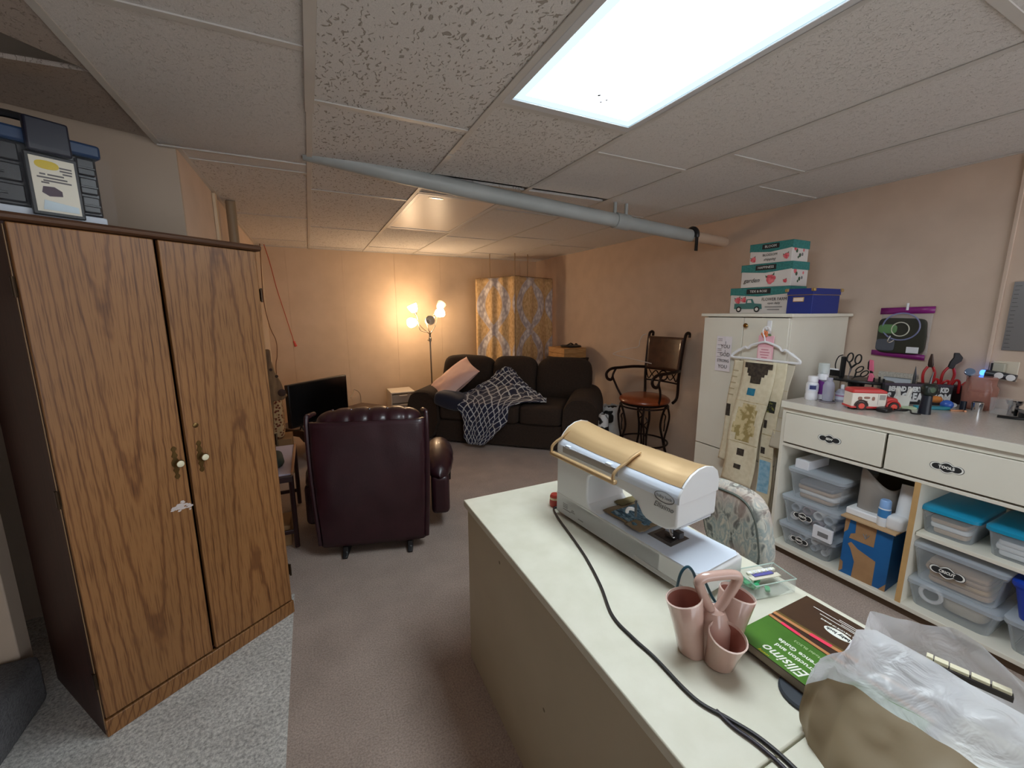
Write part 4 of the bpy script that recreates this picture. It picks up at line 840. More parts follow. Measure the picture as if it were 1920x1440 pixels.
royal = M('royal_blue', (26, 46, 128), 0.55); gold = M('gold_corner', (206, 176, 120), 0.3, 0.8)
bb = thing('blue_box', 'royal blue lidded box with brass corners on the cabinet right end', 'box', (2.660, 1.438, 1.386))
rbox(0.003, 0.003, 0, .287, .147, .135, 'body', royal, bb, 0.002)
lo = B().box(0, 0, .112, .29, .15, .148).build('lid', royal, bb, 0.002)
rbox(-.0015, -.0015, .109, .2915, .1515, .112, 'lid_rim', gold, lo, 0)
for x in (0, .29):
    for y in (0, .15): B().soft((x, y, .140), (.022, .022, .020), .5, .5, 10, 8).build('corner_cap', gold, lo)
rbox(-.0005, .05, .07, .004, .112, .098, 'label_holder', gold, bb, 0.001); rbox(-.0015, .054, .074, 0, .108, .094, 'label_card', M('card_cream', (236, 214, 196), 0.6), bb, 0)
# ------------------------------------------------------------------ counter unit along the right wall
top_l = M('speckled_laminate', (198, 192, 184), 0.2, c2=(188, 181, 173), scale=160)
CT = thing('counter_unit', 'long cream counter with two drawers and open shelves along the right wall', 'counter', (2.36, 1.36, 0))
# local: x depth from the front face, y along the wall towards the camera is negative
CE = -1.75
rbox(-.0186, CE, .8725, -.016, .0035, .9075, 'front_edge', cream, CT, 0.001)
rbox(-.018, CE, .872, .775, .004, .91, 'countertop', top_l, CT, 0.004)
rbox(0.0, -.018, 0, .765, 0, .872, 'side_panel', cream, CT, 0.001)
rbox(0.004, -.614, .066, .72, -.596, .655, 'divider', cream, CT, 0.001); rbox(-.0005, -.615, .066, .004, -.595, .655, 'divider_edge', M('raw_pine_edge', (196, 158, 104), 0.6, c2=(186, 150, 100), scale=9), CT, 0)
rbox(0.0, CE, .045, .76, -.018, .066, 'shelf', cream, CT, 0.002)
rbox(0.03, CE, 0, .05, -.018, .045, 'toe_kick', M('toe_brown'), CT, 0)
rbox(.03, CE, .40, .72, -.616, .418, 'shelf', cream, CT, 0.002)
rbox(.755, CE, .045, .765, -.018, .872, 'back_panel', M('shadow_board', (120, 106, 88), 0.8), CT, 0)  # back board in one even brown, darker than the cream unit
rbox(0.0, CE, .652, .76, -.018, .668, 'drawer_rail', cream, CT, 0.002)
rbox(0.0, CE, .845, .76, -.018, .872, 'top_rail', cream, CT, 0.001)
oval = []
def brk(x):
    x = abs(x)
    if x < .42: return .46 + .54 * cos(pi * x / .84)
    if x < .6: return .46 + .20 * sin(pi * (x - .42) / .36)
    return .66 * max(0.0, 1 - ((x - .6) / .4) ** 2.4) ** .5
for i in range(49): x = cos(pi * i / 48); oval.append((x, brk(x)))
for i in range(1, 48): x = -cos(pi * i / 48); oval.append((x, -brk(x)))
outl = M('plaque_rim', (236, 236, 230), 0.5)
def plaque(parent, x, y, z, w_, h_, text, rim=True):
    lay = ((1.16, 1.30, 0.0, sign_b, 'label_edge'), (1.12, 1.23, .0003, outl, 'sticker_line'), (1.0, 1.0, .0006, sign_b, 'sticker_face')) if rim else ((1.0, 1.0, 0, sign_b, 'sticker_face'),)
    p = None
    for kx, kz, dx, m, nm in lay:
        q = B().prism([(y + a * kx * w_ / 2.3, z + b * kz * h_ / 2.6) for a, b in oval], lambda a, b, d: (d, a, b), x - .0010 - dx, x - .0002).build('label_sticker' if p is None else nm, m, p or parent)
        p = p or q
    lettering(text, h_ * .31, outl, p, (x - .0019, y, z), RW, sx=1.0 if len(text) < 6 else .85, bold=.0008)
for y0, y1, txt, py in ((-.022, -.470, 'SEW', 1.112 - 1.36), (-.480, -1.02, 'TOOLS', .674 - 1.36), (-1.03, -1.74, None, 0)):
    d = rbox(-.008, y1, .678, .010, y0, .842, 'drawer', cream, CT, 0.002)
    rbox(.01, y1 + .02, .69, .5, y0 - .02, .80, 'drawer_box', cream_e, d, 0)
    if txt: plaque(d, -.0085, py, .752, .105, .05, txt)
# ------------------------------------------------------------------ storage bins
clear = clear_mat('clear_bin', (214, 224, 232), 0.80, 0.2); lidc = clear_mat('clear_lid', (206, 216, 226), 0.55, 0.25)
def bin_shell(w0, d0, w1, d1, h, th=.004):
    """tapered open tub, w along y, d along x, front wall at x=0"""
    b = B()
    def ring(w_, d, z, ins=0):
        pts = []; r = .03
        for cx, cy, a0 in ((ins + r, w_ / 2 - ins - r, 90), (d - ins - r, w_ / 2 - ins - r, 0), (d - ins - r, -w_ / 2 + ins + r, -90), (ins + r, -w_ / 2 + ins + r, -180)):
            for k in range(5):
                a = radians(a0 + 90 - k * 22.5) if False else radians(a0 + 90 - k * 22.5)
                pts.append((cx + r * cos(a), cy + r * sin(a), z))
        return pts
    rings = [ring(w0, d0, 0), ring(w1, d1, h * .92), ring(w1 + .012, d1 + .006, h * .92), ring(w1 + .012, d1 + .006, h)]
    off = (d1 - d0) / 2
    vs = [(x + (off if i == 0 else 0), y, z) for i, r_ in enumerate(rings) for x, y, z in r_]
    k = len(rings[0]); fs = [tuple(range(k))]
    for i in range(3): fs += [(i * k + j, i * k + (j + 1) % k, (i + 1) * k + (j + 1) % k, (i + 1) * k + j) for j in range(k)]
    return b.add(vs, fs), ring(w1 + .02, d1 + .012, 0), k
def storage_bin(label, x, y0, y1, z, h, depth, lid_mat, fill, plq=None, group=None, lidh=.022, shell=None, name='storage_bin'):
    w_ = abs(y1 - y0)
    t = thing(name, label, 'bin', (x, (y0 + y1) / 2, z), 0, group)
    b, ring, k = bin_shell(w_ * .86, depth * .9, w_, depth, h - lidh)
    b.build('tub', shell or clear, t)
    lb = B(); zz = h - lidh
    r0 = [(px - .006, py, zz) for px, py, _ in ring]; r1 = [(px - .006, py, zz + lidh * .7) for px, py, _ in ring]; r2 = [(.03 + (px - .03) * .93, py * .92, zz + lidh) for px, py, _ in ring]
    lb.add(r0 + r1 + r2, [(i * k + j, i * k + (j + 1) % k, (i + 1) * k + (j + 1) % k, (i + 1) * k + j) for i in range(2) for j in range(k)] + [tuple(range(2 * k, 3 * k))])
    lb.build('lid', lid_mat, t)
    fill(t, w_, depth, h - lidh)
    if plq: plaque(t, -.001, *plq)
    return t
tanp = M('tan_fabric', (176, 150, 126), 0.9); whitef = M('white_fabric', (214, 214, 216), 0.9); greyf = M('grey_fabric', (120, 118, 122), 0.9)
def folded(cols, n=4):
    def f(t, w_, d, h):
        random.seed(len(t.name) + int(w_ * 100))
        for i in range(n):
            z = .008 + i * (h * .62 / n)
            B().soft((d * .45, random.uniform(-.01, .01), z + h * .31 / n), (d * .78, w_ * random.uniform(.62, .74), h * .7 / n), .3, .25, 20, 8, wr=.05).build('folded_fabric', cols[i % len(cols)], t)
    return f
def rolls(cols):
    def f(t, w_, d, h):
        random.seed(int(h * 1000)); i = 0
        for y in (-.32, -.12, .09, .30):
            for z in (.30, .66):
                r = h * .155
                m = cols[i % len(cols)]; i += 1
                o = B().tube([(.03 + random.uniform(0, .02), y * w_, h * z), (d * .85, y * w_ + random.uniform(-.01, .01), h * z)], r, 16, cap=False).build('vinyl_roll', m, t, solid=.003)
    return f
grp = 'clear bins on the left shelf'
storage_bin('clear bin of rolls with VINYL sticker at the bottom of the left stack', 2.385, 1.325, 1.05, .066, .128, .36, lidc, rolls([whitef, greyf, M('pale_roll', (168, 176, 186), 0.5)]), (.02, .062, .095, .045, 'VINYL'), grp)
storage_bin('clear bin of rolls with VINYL sticker in the middle of the left stack', 2.385, 1.325, 1.045, .196, .165, .36, lidc, rolls([whitef, M('pale_roll'), M('dusty_roll', (140, 120, 128), 0.5)]), (.02, .075, .10, .05, 'VINYL'), grp)
storage_bin('clear bin of folded tan fabric on top of the left stack', 2.39, 1.31, 1.045, .363, .170, .36, lidc, folded([tanp, whitef, tanp, greyf], 4), None, grp)
wb_ = B().box(2.40, 1.215, .534, 2.60, 1.285, .585).build('white_carton', M('white_carton', (222, 224, 230), 0.6), None, 0.002); tag(wb_, 'small white carton lying on the top clear bin of the left stack', 'box')
sx_ = thing('small_white_box', 'small white box tucked in front of the middle clear bin', 'box', (2.366, 1.092, .196)); rbox(-.006, -.045, 0, .012, .045, .07, 'carton', M('white_carton'), sx_, 0.002); rbox(-.0066, -.03, .02, -.0058, .02, .045, 'label_print', M('grey_print'), sx_, 0)
# big cardboard box with blue print, shelf board and things on it
blue_c = M('blue_print_card', (20, 96, 158), 0.6, c2=(16, 84, 142), scale=6); kraft = M('kraft_paper', (166, 128, 90), 0.8, c2=(150, 114, 78), scale=12)
BX = thing('shipping_box', 'blue printed cardboard carton with torn brown paper patches on the bottom shelf', 'box', (2.385, .91, .066), radians(3))
rbox(0, -.095, 0, .30, .095, .30, 'carton', blue_c, BX, 0.002)
def patch(poly, nm='paper_patch'): B().prism(poly, lambda a, b, d: (d, a, b), -.0015, 0.0).build(nm, kraft, BX)
patch([(.05, .30), (.048, .235), (.066, .225), (.07, .20), (-.03, .198), (-.032, .30)]); patch([(.072, .168), (.06, .182), (.03, .158), (-.045, .13), (-.045, .0), (.04, .0), (.036, .085), (.06, .15)]); patch([(.095, .30), (.095, .22), (.08, .24), (.075, .30)]); patch([(.095, .0), (.095, .07), (.082, .06), (.08, .02)]); patch([(-.095, 0), (-.095, .04), (-.07, .0)])
for i, (a0, a1) in enumerate(((.0, .026), (.012, .022), (-.012, .024))): B().tube([(-.0022, .005, .225), (-.0022, .005 + a0, .225 + a1)], .0018, 5).build('printed_mark', M('grey_print'), BX)
SHB = B().box(2.36, .80, .372, 2.66, 1.02, .380).build('cardboard_sheet', M('kraft_light', (188, 158, 120), 0.8), None, 0.001); tag(SHB, 'brown cardboard sheet lying on top of the blue carton', 'cardboard')
foam = M('white_foam', (228, 230, 234), 0.8, bump=0.2, bscale=60)
SL = thing('curled_sheet', 'curled grey translucent sheet standing in white foam on the cardboard', 'sheet', (2.50, .945, .380))
def curl(u, v):
    a = radians(150 + 130 * u); h = .225 - .05 * u + .03 * cos(u * 5)
    return Vector((.085 * cos(a) + .02, .085 * sin(a) * 1.05 + .005, h * v))
B().grid(curl, 24, 6).build('sheet', M('grey_sheet', (150, 144, 138), 0.3), SL, solid=.002)
rbox(-.10, -.06, 0, .0, .075, .035, 'foam_block', foam, SL, 0.006)
SBt = thing('spray_bottle', 'white and light blue spray bottle standing on the cardboard sheet', 'bottle', (2.415, .872, .380))
B().lathe([(.0, 0), (.023, 0), (.024, .004), (.024, .085), (.022, .09)], n=20).build('bottle', M('white_bottle', (226, 232, 240), 0.35), SBt); B().lathe([(.0243, .045), (.0243, .085)], n=20).build('label_band', M('mid_blue', (58, 128, 190), 0.4), SBt)
B().lathe([(.022, .09), (.021, .125), (.017, .13), (.0, .13)], n=20).build('cap', M('light_blue_cap', (138, 178, 232), 0.35), SBt)
RL = thing('paper_roll', 'white paper roll leaning beside the blue topped spray bottle', 'paper roll', (2.45, .825, .380))
B().cyl((0, -.01, .0), (.06, .0, .20), .032, n=20).build('roll', foam, RL); B().soft((-.02, .0, .03), (.08, .07, .075), .5, .5, wr=.1).build('crumpled_paper', foam, RL)
# right bay
grp2 = 'shoe box bins with blue lids'
bluelid = M('turquoise_lid', (24, 142, 182), 0.35)
storage_bin('clear shoe bin with turquoise lid nearest the divider on the middle shelf', 2.42, .752, .575, .418, .125, .30, bluelid, folded([tanp, whitef], 3), None, grp2, .02)
storage_bin('clear shoe bin with turquoise lid at the right edge of the middle shelf', 2.42, .545, .35, .418, .125, .30, bluelid, folded([whitef], 3), None, grp2, .02)
grp3 = 'large clear bins on the right shelf'
storage_bin('large clear bin with CRICUT sticker, upper one right of the divider', 2.40, .748, .465, .195, .175, .36, lidc, folded([tanp, M('kraft_light'), tanp], 4), (.02, .085, .115, .055, 'CRICUT'), grp3)
def coil(t, w_, d, h):
    B().tube([(.05, .07 + .035 * cos(2 * pi * i / 20), .06 + .035 * sin(2 * pi * i / 20)) for i in range(20)], .008, 8, closed=True).build('coil', whitef, t)
    B().soft((d * .5, -.03, .04), (d * .7, w_ * .5, .06), .4, .4).build('folded_fabric', M('beige_pad', (178, 166, 148), 0.9), t)
storage_bin('large clear bin holding a white coil, lower one right of the divider', 2.40, .748, .465, .066, .126, .36, lidc, coil, None, grp3)
storage_bin('royal blue opaque bin at the right edge of the shelves', 2.40, .445, .14, .205, .16, .36, M('blue_bin_lid', (20, 60, 170), 0.35), lambda *a: None, None, None, .022, M('blue_bin', (18, 56, 168), 0.35), 'blue_bin')
storage_bin('clear bin under the royal blue bin at the right edge', 2.40, .445, .14, .066, .136, .36, lidc, folded([greyf], 3), None, grp3)
# ------------------------------------------------------------------ things on the counter
Z0 = .91
def at(x, y): return (x, y, Z0)
bw = M('bottle_white', (232, 234, 240), 0.3); lab = M('label_navy', (48, 58, 110), 0.5); purple = M('purple_label', (116, 44, 140), 0.5); glass = clear_mat('clear_glass', (226, 232, 236), 0.93, 0.06, 0.3)
t = thing('pill_bottle', 'white pill bottle with a navy label at the left end of the counter', 'bottle', at(2.505, 1.302))
B().lathe([(0, 0), (.027, 0), (.030, .004), (.030, .03), (.0285, .035), (.0285, .045), (.030, .05), (.030, .088), (.024, .10), (.02, .103)], n=24).build('bottle', bw, t)
B().lathe([(.024, .103), (.0245, .106), (.0245, .130), (.022, .134), (0, .134)], n=24).build('cap', bw, t)
B().tube([(.0303 * cos(a), .0303 * sin(a), .073) for a in [radians(q) for q in range(175, 265, 10)]], .0115, 4, flat=1.0).build('label', lab, t) if False else B().grid(lambda u, v: Vector((.0304 * cos(radians(185 + 60 * u)), .0304 * sin(radians(185 + 60 * u)), .062 + .022 * v)), 8, 2).build('label', lab, t)
B().grid(lambda u, v: Vector((.0303 * cos(radians(170 + 110 * u)), .0303 * sin(radians(170 + 110 * u)), .055 + .035 * v)), 10, 2).build('label', M('label_pale', (208, 216, 232), 0.5), t)
t = thing('spray_can', 'tall white can with purple label and clear cap behind the pill bottle', 'can', at(2.575, 1.29))
B().lathe([(0, 0), (.026, 0), (.026, .135), (.022, .145), (.0, .145)], n=22).build('can', bw, t)
for z0, z1, m in ((.03, .085, purple), (.10, .112, M('grey_band', (120, 116, 130), 0.5))): B().lathe([(.0263, z0), (.0263, z1)], n=22).build('label_band', m, t)
B().grid(lambda u, v: Vector((.0266 * cos(radians(150 + 100 * u)), .0266 * sin(radians(150 + 100 * u)), .085 + .03 * v - .02 * u)), 10, 2).build('label_swoosh', purple, t)
B().lathe([(.024, .147), (.026, .148), (.026, .20), (.024, .203), (0, .203)], n=22).build('cap', clear_mat('clear_cap', (216, 226, 226), 0.5, 0.2), t); B().cyl((0, 0, .147), (0, 0, .175), .008, n=10).build('nozzle', bw, t)
t = thing('clear_bottle', 'clear bottle standing upside down in a grey dish on the counter', 'bottle', at(2.515, 1.225))
B().lathe([(0, 0), (.038, 0), (.04, .006), (.036, .008)], n=24).build('dish', M('grey_dish', (136, 130, 138), 0.3), t)
B().lathe([(0, .008), (.024, .008), (.026, .05), (.027, .09), (.020, .11), (.014, .116), (.014, .135), (.0, .136)], n=24).build('bottle', clear_mat('cloudy_bottle', (190, 192, 212), 0.45, 0.15), t)
t = thing('dropper_jar', 'small clear jar with white label beside the red toy truck', 'jar', at(2.60, 1.20))
B().lathe([(0, 0), (.026, 0), (.028, .004), (.028, .05), (.02, .064), (.013, .07)], n=22).build('jar', clear_mat('cloudy_bottle'), t); B().lathe([(.0283, .012), (.0283, .048)], n=22).build('label', M('label_pale'), t)
B().lathe([(.0285, .03), (.0285, .038)], n=22).build('label_print', M('mauve_print', (178, 120, 160), 0.5), t); B().lathe([(.0, .07), (.008, .07), (.008, .092), (0, .095)], n=12).build('dropper', bw, t)
t = thing('lidded_jar', 'small white jar with a red edge half hidden behind the toy truck', 'jar', at(2.70, 1.195))
B().lathe([(0, 0), (.024, 0), (.024, .03), (.02, .04)], n=20).build('jar', bw, t); B().lathe([(.0243, .002), (.0243, .010)], n=20).build('band', M('red_band', (178, 44, 44), 0.5), t); B().lathe([(.024, .04), (.025, .042), (.025, .06), (0, .062)], n=20).build('lid', M('mint_lid', (206, 224, 218), 0.4), t)
# toy truck
red = M('toy_red', (196, 54, 52), 0.35); creamt = M('toy_cream', (226, 218, 206), 0.4); tyre = M('toy_tyre', (58, 40, 38), 0.6); hub = M('toy_hub', (226, 78, 62), 0.3)
t = thing('toy_truck', 'red and cream toy delivery truck in the middle left of the counter', 'toy truck', at(2.525, 1.035), atan2(.979 - 1.092, 2.607 - 2.459))
# local x = length (towards the hood), -y faces the camera
B().prism([(-.105, .016), (.04, .016), (.046, .03), (.046, .088), (-.105, .088)], lambda a, b, d: (a, d, b), -.036, .036).build('van_body', creamt, t, 0.004, 3)
B().prism([(-.108, .086), (.048, .086), (.044, .098), (.020, .108), (-.10, .108)], lambda a, b, d: (a, d, b), -.039, .039).build('roof', red, t, 0.006, 3)
B().prism([(.046, .016), (.10, .016), (.104, .03), (.10, .058), (.09, .064), (.046, .064)], lambda a, b, d: (a, d, b), -.03, .03).build('hood', red, t, 0.006, 3)
rbox(-.108, -.039, .010, .105, .039, .02, 'running_board', red, t, 0.002)
B().box(.008, -.0365, .03, .009, -.036, .085).box(.05, -.0305, .02, .052, -.03, .06).build('door_line', M('grey_print'), t)
B().box(.014, -.0368, .055, .040, -.036, .08).build('window', M('grey_window', (150, 146, 140), 0.3), t)
for x, z, w_, h_ in ((-.07, .06, .02, .018), (-.04, .064, .028, .012), (-.012, .06, .014, .02), (-.045, .046, .02, .006)): B().soft((x, -.0366, z), (w_, .0012, h_), .7, .7, 12, 6).build('printed_figure', M('toy_print', (150, 110, 96), 0.6), t)
for x in (-.062, .078):
    for s in (-1, 1):
        o = B().cyl((x, s * .03, .022), (x, s * .042, .022), .0225, n=22).build('wheel', tyre, t); B().cyl((x, s * .042, .022), (x, s * .0445, .022), .014, .012, n=18).build('hub_cap', hub, o)
        B().tube([(x + .028 * cos(a), s * .037, .022 + .028 * sin(a)) for a in [radians(q) for q in range(0, 181, 15)]], .004, 6).build('fender', tyre if x < 0 else red, t)
# caddy with scissors and tools
bk_m = M('caddy_black', (20, 20, 22), 0.35)
t = thing('craft_tool_caddy', 'black tool caddy full of scissors and brushes behind the toy truck', 'caddy', at(2.86, 1.255))
B().lathe([(0, 0), (.05, 0), (.035, .03), (.04, .075), (.06, .085), (0, .085)], n=20).build('pedestal', bk_m, t)
B().soft((0, 0, .094), (.20, .34, .02), .4, .8, 32, 8).build('tray', bk_m, t)
for y in (-.14, -.10, .10, .145): B().tube([(-.05, y, .0), (-.05, y, .09)], .004, 6).build('wire_leg', bk_m, t)
for i, y in enumerate((-.15, -.13, -.105, -.08, .15)): B().cyl((-.06, y, .10), (-.06, y, .125 + .008 * (i % 2)), .005, n=8).build('peg', bk_m, t)
B().tube([(-.03, .065, .10), (-.035, .062, .225)], .014, 8).build('brush_handle', bk_m, t)
B().tube(cat([(-.035, .085, .11), (-.04, .10, .17), (-.04, .09, .22), (-.038, .068, .235)], 5), .003, 6).build('wire_loop', bk_m, t)
rbox(-.09, .06, .11, -.075, .115, .155, 'spool_clip', bw, t, 0.003); rbox(-.092, .045, .112, -.09, .10, .148, 'spool_front', bk_m, t, 0.003)
def scissors(p, d, s, label, m):
    q = thing('scissors', label, 'scissors', p)
    d = Vector(d).normalized(); sd = Vector((0.12, -1, 0)); sd = (sd - d * sd.dot(d)).normalized()
    for k in (-1, 1):
        c = d * (s * .62) + sd * (k * s * .17)
        h = B().tube([c + d * (s * .23 * sin(a)) + sd * (s * .12 * cos(a)) for a in [2 * pi * i / 22 for i in range(22)]], s * .035, 8, closed=True)
        h.tube([d * (s * .12) - sd * (k * s * .01), c - d * (s * .22)], s * .045, 8); h.build('finger_loop', m, q)
        B().tube([d * s * .12 + sd * k * s * .02, -d * s * .45 - sd * k * s * .01], [s * .03, s * .012], 6).build('blade', chrome, q)
    B().lathe([(0, 0), (s * .04, 0), (s * .03, s * .03), (0, s * .03)], d * s * .06 + Vector((-.006, 0, 0)), 10, M4=Matrix.Rotation(-pi / 2, 4, 'Y')).build('pivot', chrome, q)
scissors((2.82, 1.275, 1.06), (0, -.15, 1), .115, 'tall black scissors standing upright in the black caddy', bk_m)
scissors((2.79, 1.245, 1.02), (0, -.75, .8), .095, 'black scissors leaning right in the black caddy', bk_m)
q = thing('pink_cutter', 'pink handled cutter standing at the right of the black caddy', 'cutter', (2.80, 1.165, 1.012))
pnk = M('pink_plastic', (222, 110, 140), 0.35)
B().prism([(-.012, 0), (.014, 0), (.016, .03), (.004, .048), (-.008, .045)], lambda a, b, d: (d, -a, b), -.006, .006).build('grip', pnk, q, 0.003); B().prism([(-.004, .046), (.008, .048), (.0, .062), (-.008, .058)], lambda a, b, d: (d, -a, b), -.005, .005).build('joint', bk_m, q); B().prism([(-.012, .06), (.010, .056), (.002, .118), (-.016, .122)], lambda a, b, d: (d, -a, b), -.005, .005).build('handle', pnk, q, 0.002); B().prism([(-.020, .068), (-.012, .06), (-.016, .12), (-.022, .105)], lambda a, b, d: (d, -a, b), -.004, .004).build('jaw', bk_m, q, 0.001)
# acrylic frame
t = thing('photo_frame', 'small clear frame with a pale card behind the slogan sign', 'frame', at(3.03, 1.135), radians(6))
fm = B(); 
for (a, b, c, d) in ((-.085, 0, .085, .02), (-.085, .115, .085, .14), (-.085, .02, -.06, .115), (.06, .02, .085, .115)): fm.box(-.008, a, b, .008, c, d)
fm.build('rim', M('beaded_rim', (172, 166, 154), 0.3, c2=(206, 200, 190), scale=140), t, 0.003)
rbox(0.0, -.062, .018, .004, .062, .117, 'card', M('pale_card', (206, 214, 222), 0.4), t, 0); B().tube([(.008, 0, .10), (.05, 0, .002)], .006, 6).build('strut', M('beaded_rim'), t)
# slogan sign
t = thing('slogan_sign', 'black wooden sign lettered BEHIND EVERY GOOD KID on the counter', 'sign', (2.874, .99, Z0), atan2(.899 - 1.081, 2.984 - 2.764))
rbox(-.15, -.012, 0, .15, .012, .108, 'board', M('sign_charcoal', (40, 40, 44), 0.7), t, 0.002); rbox(-.15, -.0125, .098, .15, .012, .109, 'top_edge', M('sign_plum', (64, 54, 68), 0.7), t, 0.001)
signw = M('sign_white', (212, 214, 214), 0.7); R0 = (pi / 2, 0, 0)
lettering('BEHIND EVERY GOOD KID', .034, signw, t, (0, -.0135, .080), R0, sx=.62, bold=.0022, sp=1.05); lettering('IS A GREAT MOM', .058, signw, t, (.0, -.0135, .036), R0, sx=.62, bold=.0034, sp=1.05)
# white clip
t = thing('clear_clip', 'white translucent rabbit shaped clip in front of the slogan sign', 'clip', at(2.715, .985), radians(-40))
wx = clear_mat('milky_plastic', (232, 232, 226), 0.18, 0.3)
B().prism([(-.03, 0), (.03, 0), (.034, .05), (.03, .062), (-.026, .062), (-.034, .045)], lambda a, b, d: (a, d, b), -.008, .008).build('body', wx, t, 0.004)
for x, tl_ in ((-.018, -.008), (.022, .012)): B().tube(cat([(x, 0, .055), (x + tl_ * .4, 0, .078), (x + tl_, 0, .10)], 4), [.010] * 5 + [.010, .009, .008, .006], 8).build('ear', wx, t)
# black hand tool standing upright
t = thing('cordless_grip', 'upright black hand tool with round green head on the counter', 'hand tool', at(2.64, .868), radians(-30))
B().tube([(0, 0, 0), (0, 0, .03), (.002, 0, .09)], [.024, .022, .019], 16).build('handle', M('blue_black', (26, 32, 44), 0.35), t)
B().soft((.004, -.002, .118), (.065, .045, .06), .7, .7).build('head', M('green_black', (24, 34, 30), 0.35), t); B().lathe([(.014, 0), (.012, .003), (0, .004)], (.0, -.024, .12), 16, M4=Matrix.Rotation(pi / 2, 4, 'X')).build('button', M('dull_green', (70, 92, 70), 0.4), t)
B().tube([(.004, 0, .14), (.006, 0, .175), (.012, 0, .205)], [.006, .004, .001], 8).build('point', M('grey_steel', (96, 98, 100), 0.35, 0.7), t)
cbl = B().tube(cat([(2.48, 1.085, Z0 + .012), (2.50, 1.06, Z0 + .01), (2.56, 1.0, Z0 + .006), (2.62, .94, Z0 + .006), (2.60, .915, Z0 + .02), (2.575, .945, Z0 + .016), (2.60, .965, Z0 + .012), (2.64, .925, Z0 + .012), (2.60, .90, Z0 + .006), (2.62, .875, Z0 + .005)], 6), .0035, 6)
t = thing('charging_cable', 'coiled black charging cable lying in front of the toy truck', 'cable', (-.03, -.012, 0)); cbl.build('cable', black_m, t)
B().box(2.465, 1.075, Z0, 2.495, 1.105, Z0 + .016).build('plug', black_m, t, 0.004); B().soft((2.545, .985, Z0 + .012), (.07, .05, .024), .5, .5).build('adapter', black_m, t)
# plier rack
t = thing('plier_rack', 'black rack on the counter filled with red handled pliers', 'tool rack', at(3.05, .945), atan2(-.17, .12))
rbox(-.10, -.03, 0, .10, .03, .10, 'rack_body', M('maroon_black', (34, 16, 22), 0.5), t, 0.004)
for k in range(4): B().tube(cat([(-.06 + k * .04, -.034, .105), (-.05 + k * .04, -.042, .13 - .008 * (k % 2)), (-.035 + k * .04, -.04, .12), (-.03 + k * .04, -.034, .06)], 4), .006, 6).build('spare_grip', M('plier_red', (176, 30, 34), 0.4), t)
pred = M('plier_red'); steel = M('grey_steel'); bsteel = M('black_steel', (36, 34, 36), 0.4, 0.6)
def pliers(x, y, z, tilt, kind, label):
    q = thing('pliers', label, 'pliers', (x, y, z), atan2(-.17, .12)); c_, s_ = cos(tilt), sin(tilt)
    def L(a, b): return Vector((a * c_ + b * s_, 0, -a * s_ + b * c_))
    for k in (-1, 1): B().tube(cat([L(k * .010, .085), L(k * .022, .055), L(k * .022, .02), L(k * .012, -.03)], 5), .0065, 8).build('grip', pred, q)
    if kind == 'nose':
        B().tube([L(0, .082), L(0, .095), L(-.002, .12), L(-.003, .155)], [.010, .014, .012, .005], 8, flat=.6).build('jaw', steel if False else M('dark_steel', (74, 60, 54), 0.4, 0.6), q)
    else:
        B().prism([(-.014, .08), (.01, .08), (.014, .105), (.03, .125), (.032, .145), (.012, .168), (-.008, .165), (-.004, .14), (-.012, .115)], lambda a, b, d: L(a, b) + Vector((0, d, 0)), -.006, .006).build('jaw', bsteel, q, 0.003)
pliers(3.03, 1.005, 1.015, .02, 'nose', 'red handled flat nose pliers standing in the black rack')
pliers(3.07, .945, 1.015, .12, 'pump', 'red handled pump pliers with black curved jaw in the rack')
q = thing('needle_file', 'thin grey pointed tool at the left of the plier rack', 'file', (2.985, 1.045, 1.0)); B().tube([(0, 0, 0), (0, 0, .05), (.0, 0.002, .10)], [.008, .007, .001], 8).build('blade', M('grey_steel'), q)
# amber jar, knob, ball, small things
t = thing('pink_jar', 'translucent rose pink jar with a swirled lid near the wall outlet', 'jar', at(3.02, .80))
rj = clear_mat('rose_glass', (188, 132, 118), 0.5, 0.12)
B().lathe([(0, 0), (.055, 0), (.06, .01), (.062, .06), (.064, .11), (.054, .128), (.054, .155), (.056, .158), (.05, .165), (0, .166)], n=32).build('jar', rj, t); B().lathe([(0.0, .002), (.05, .004), (.053, .09), (0, .095)], n=24).build('contents', M('rose_salts', (160, 106, 92), 0.8, c2=(182, 130, 114), scale=60), t)
t2 = thing('round_magnifier', 'small round blue glass disc on a peg beside the pliers', 'magnifier', (2.97, .835, Z0)); B().lathe([(0, .0), (.019, 0), (.019, .010), (.015, .012), (0, .010)], (0, 0, .185), 22, M4=Matrix.Rotation(radians(-65), 4, 'Y') @ Matrix.Rotation(radians(25), 4, 'X')).build('disc', M('blue_glass', (92, 112, 140), 0.1, coat=.5), t2); B().tube([(.02, 0, 0), (.015, 0, .18)], .004, 8).build('stem', bk_m, t2)
t = thing('blue_ball', 'shiny blue ball in front of the slogan sign', 'ball', at(2.855, .86)); B().soft((0, 0, .024), (.05, .05, .048), 1, 1).build('ball', M('ball_blue', (52, 98, 190), 0.25), t)
t = thing('teal_tray', 'flat teal tray lying at the foot of the slogan sign', 'tray', at(2.80, .93), atan2(-.182, .22)); rbox(-.055, -.045, 0, .09, -.02, .018, 'tray', M('teal_plastic', (20, 130, 150), 0.35), t, 0.004); rbox(-.12, -.06, 0, -.058, -.02, .010, 'paper_card', M('green_card', (186, 206, 172), 0.7), t, 0.002)
t = thing('orange_gourd', 'small orange lump resting against the slogan sign', 'ornament', (2.895, .925, Z0 + .03)); B().soft((-.005, -.01, .008), (.045, .05, .035), .8, .8, wr=.1).build('lump', M('pumpkin', (204, 124, 54), 0.6), t)
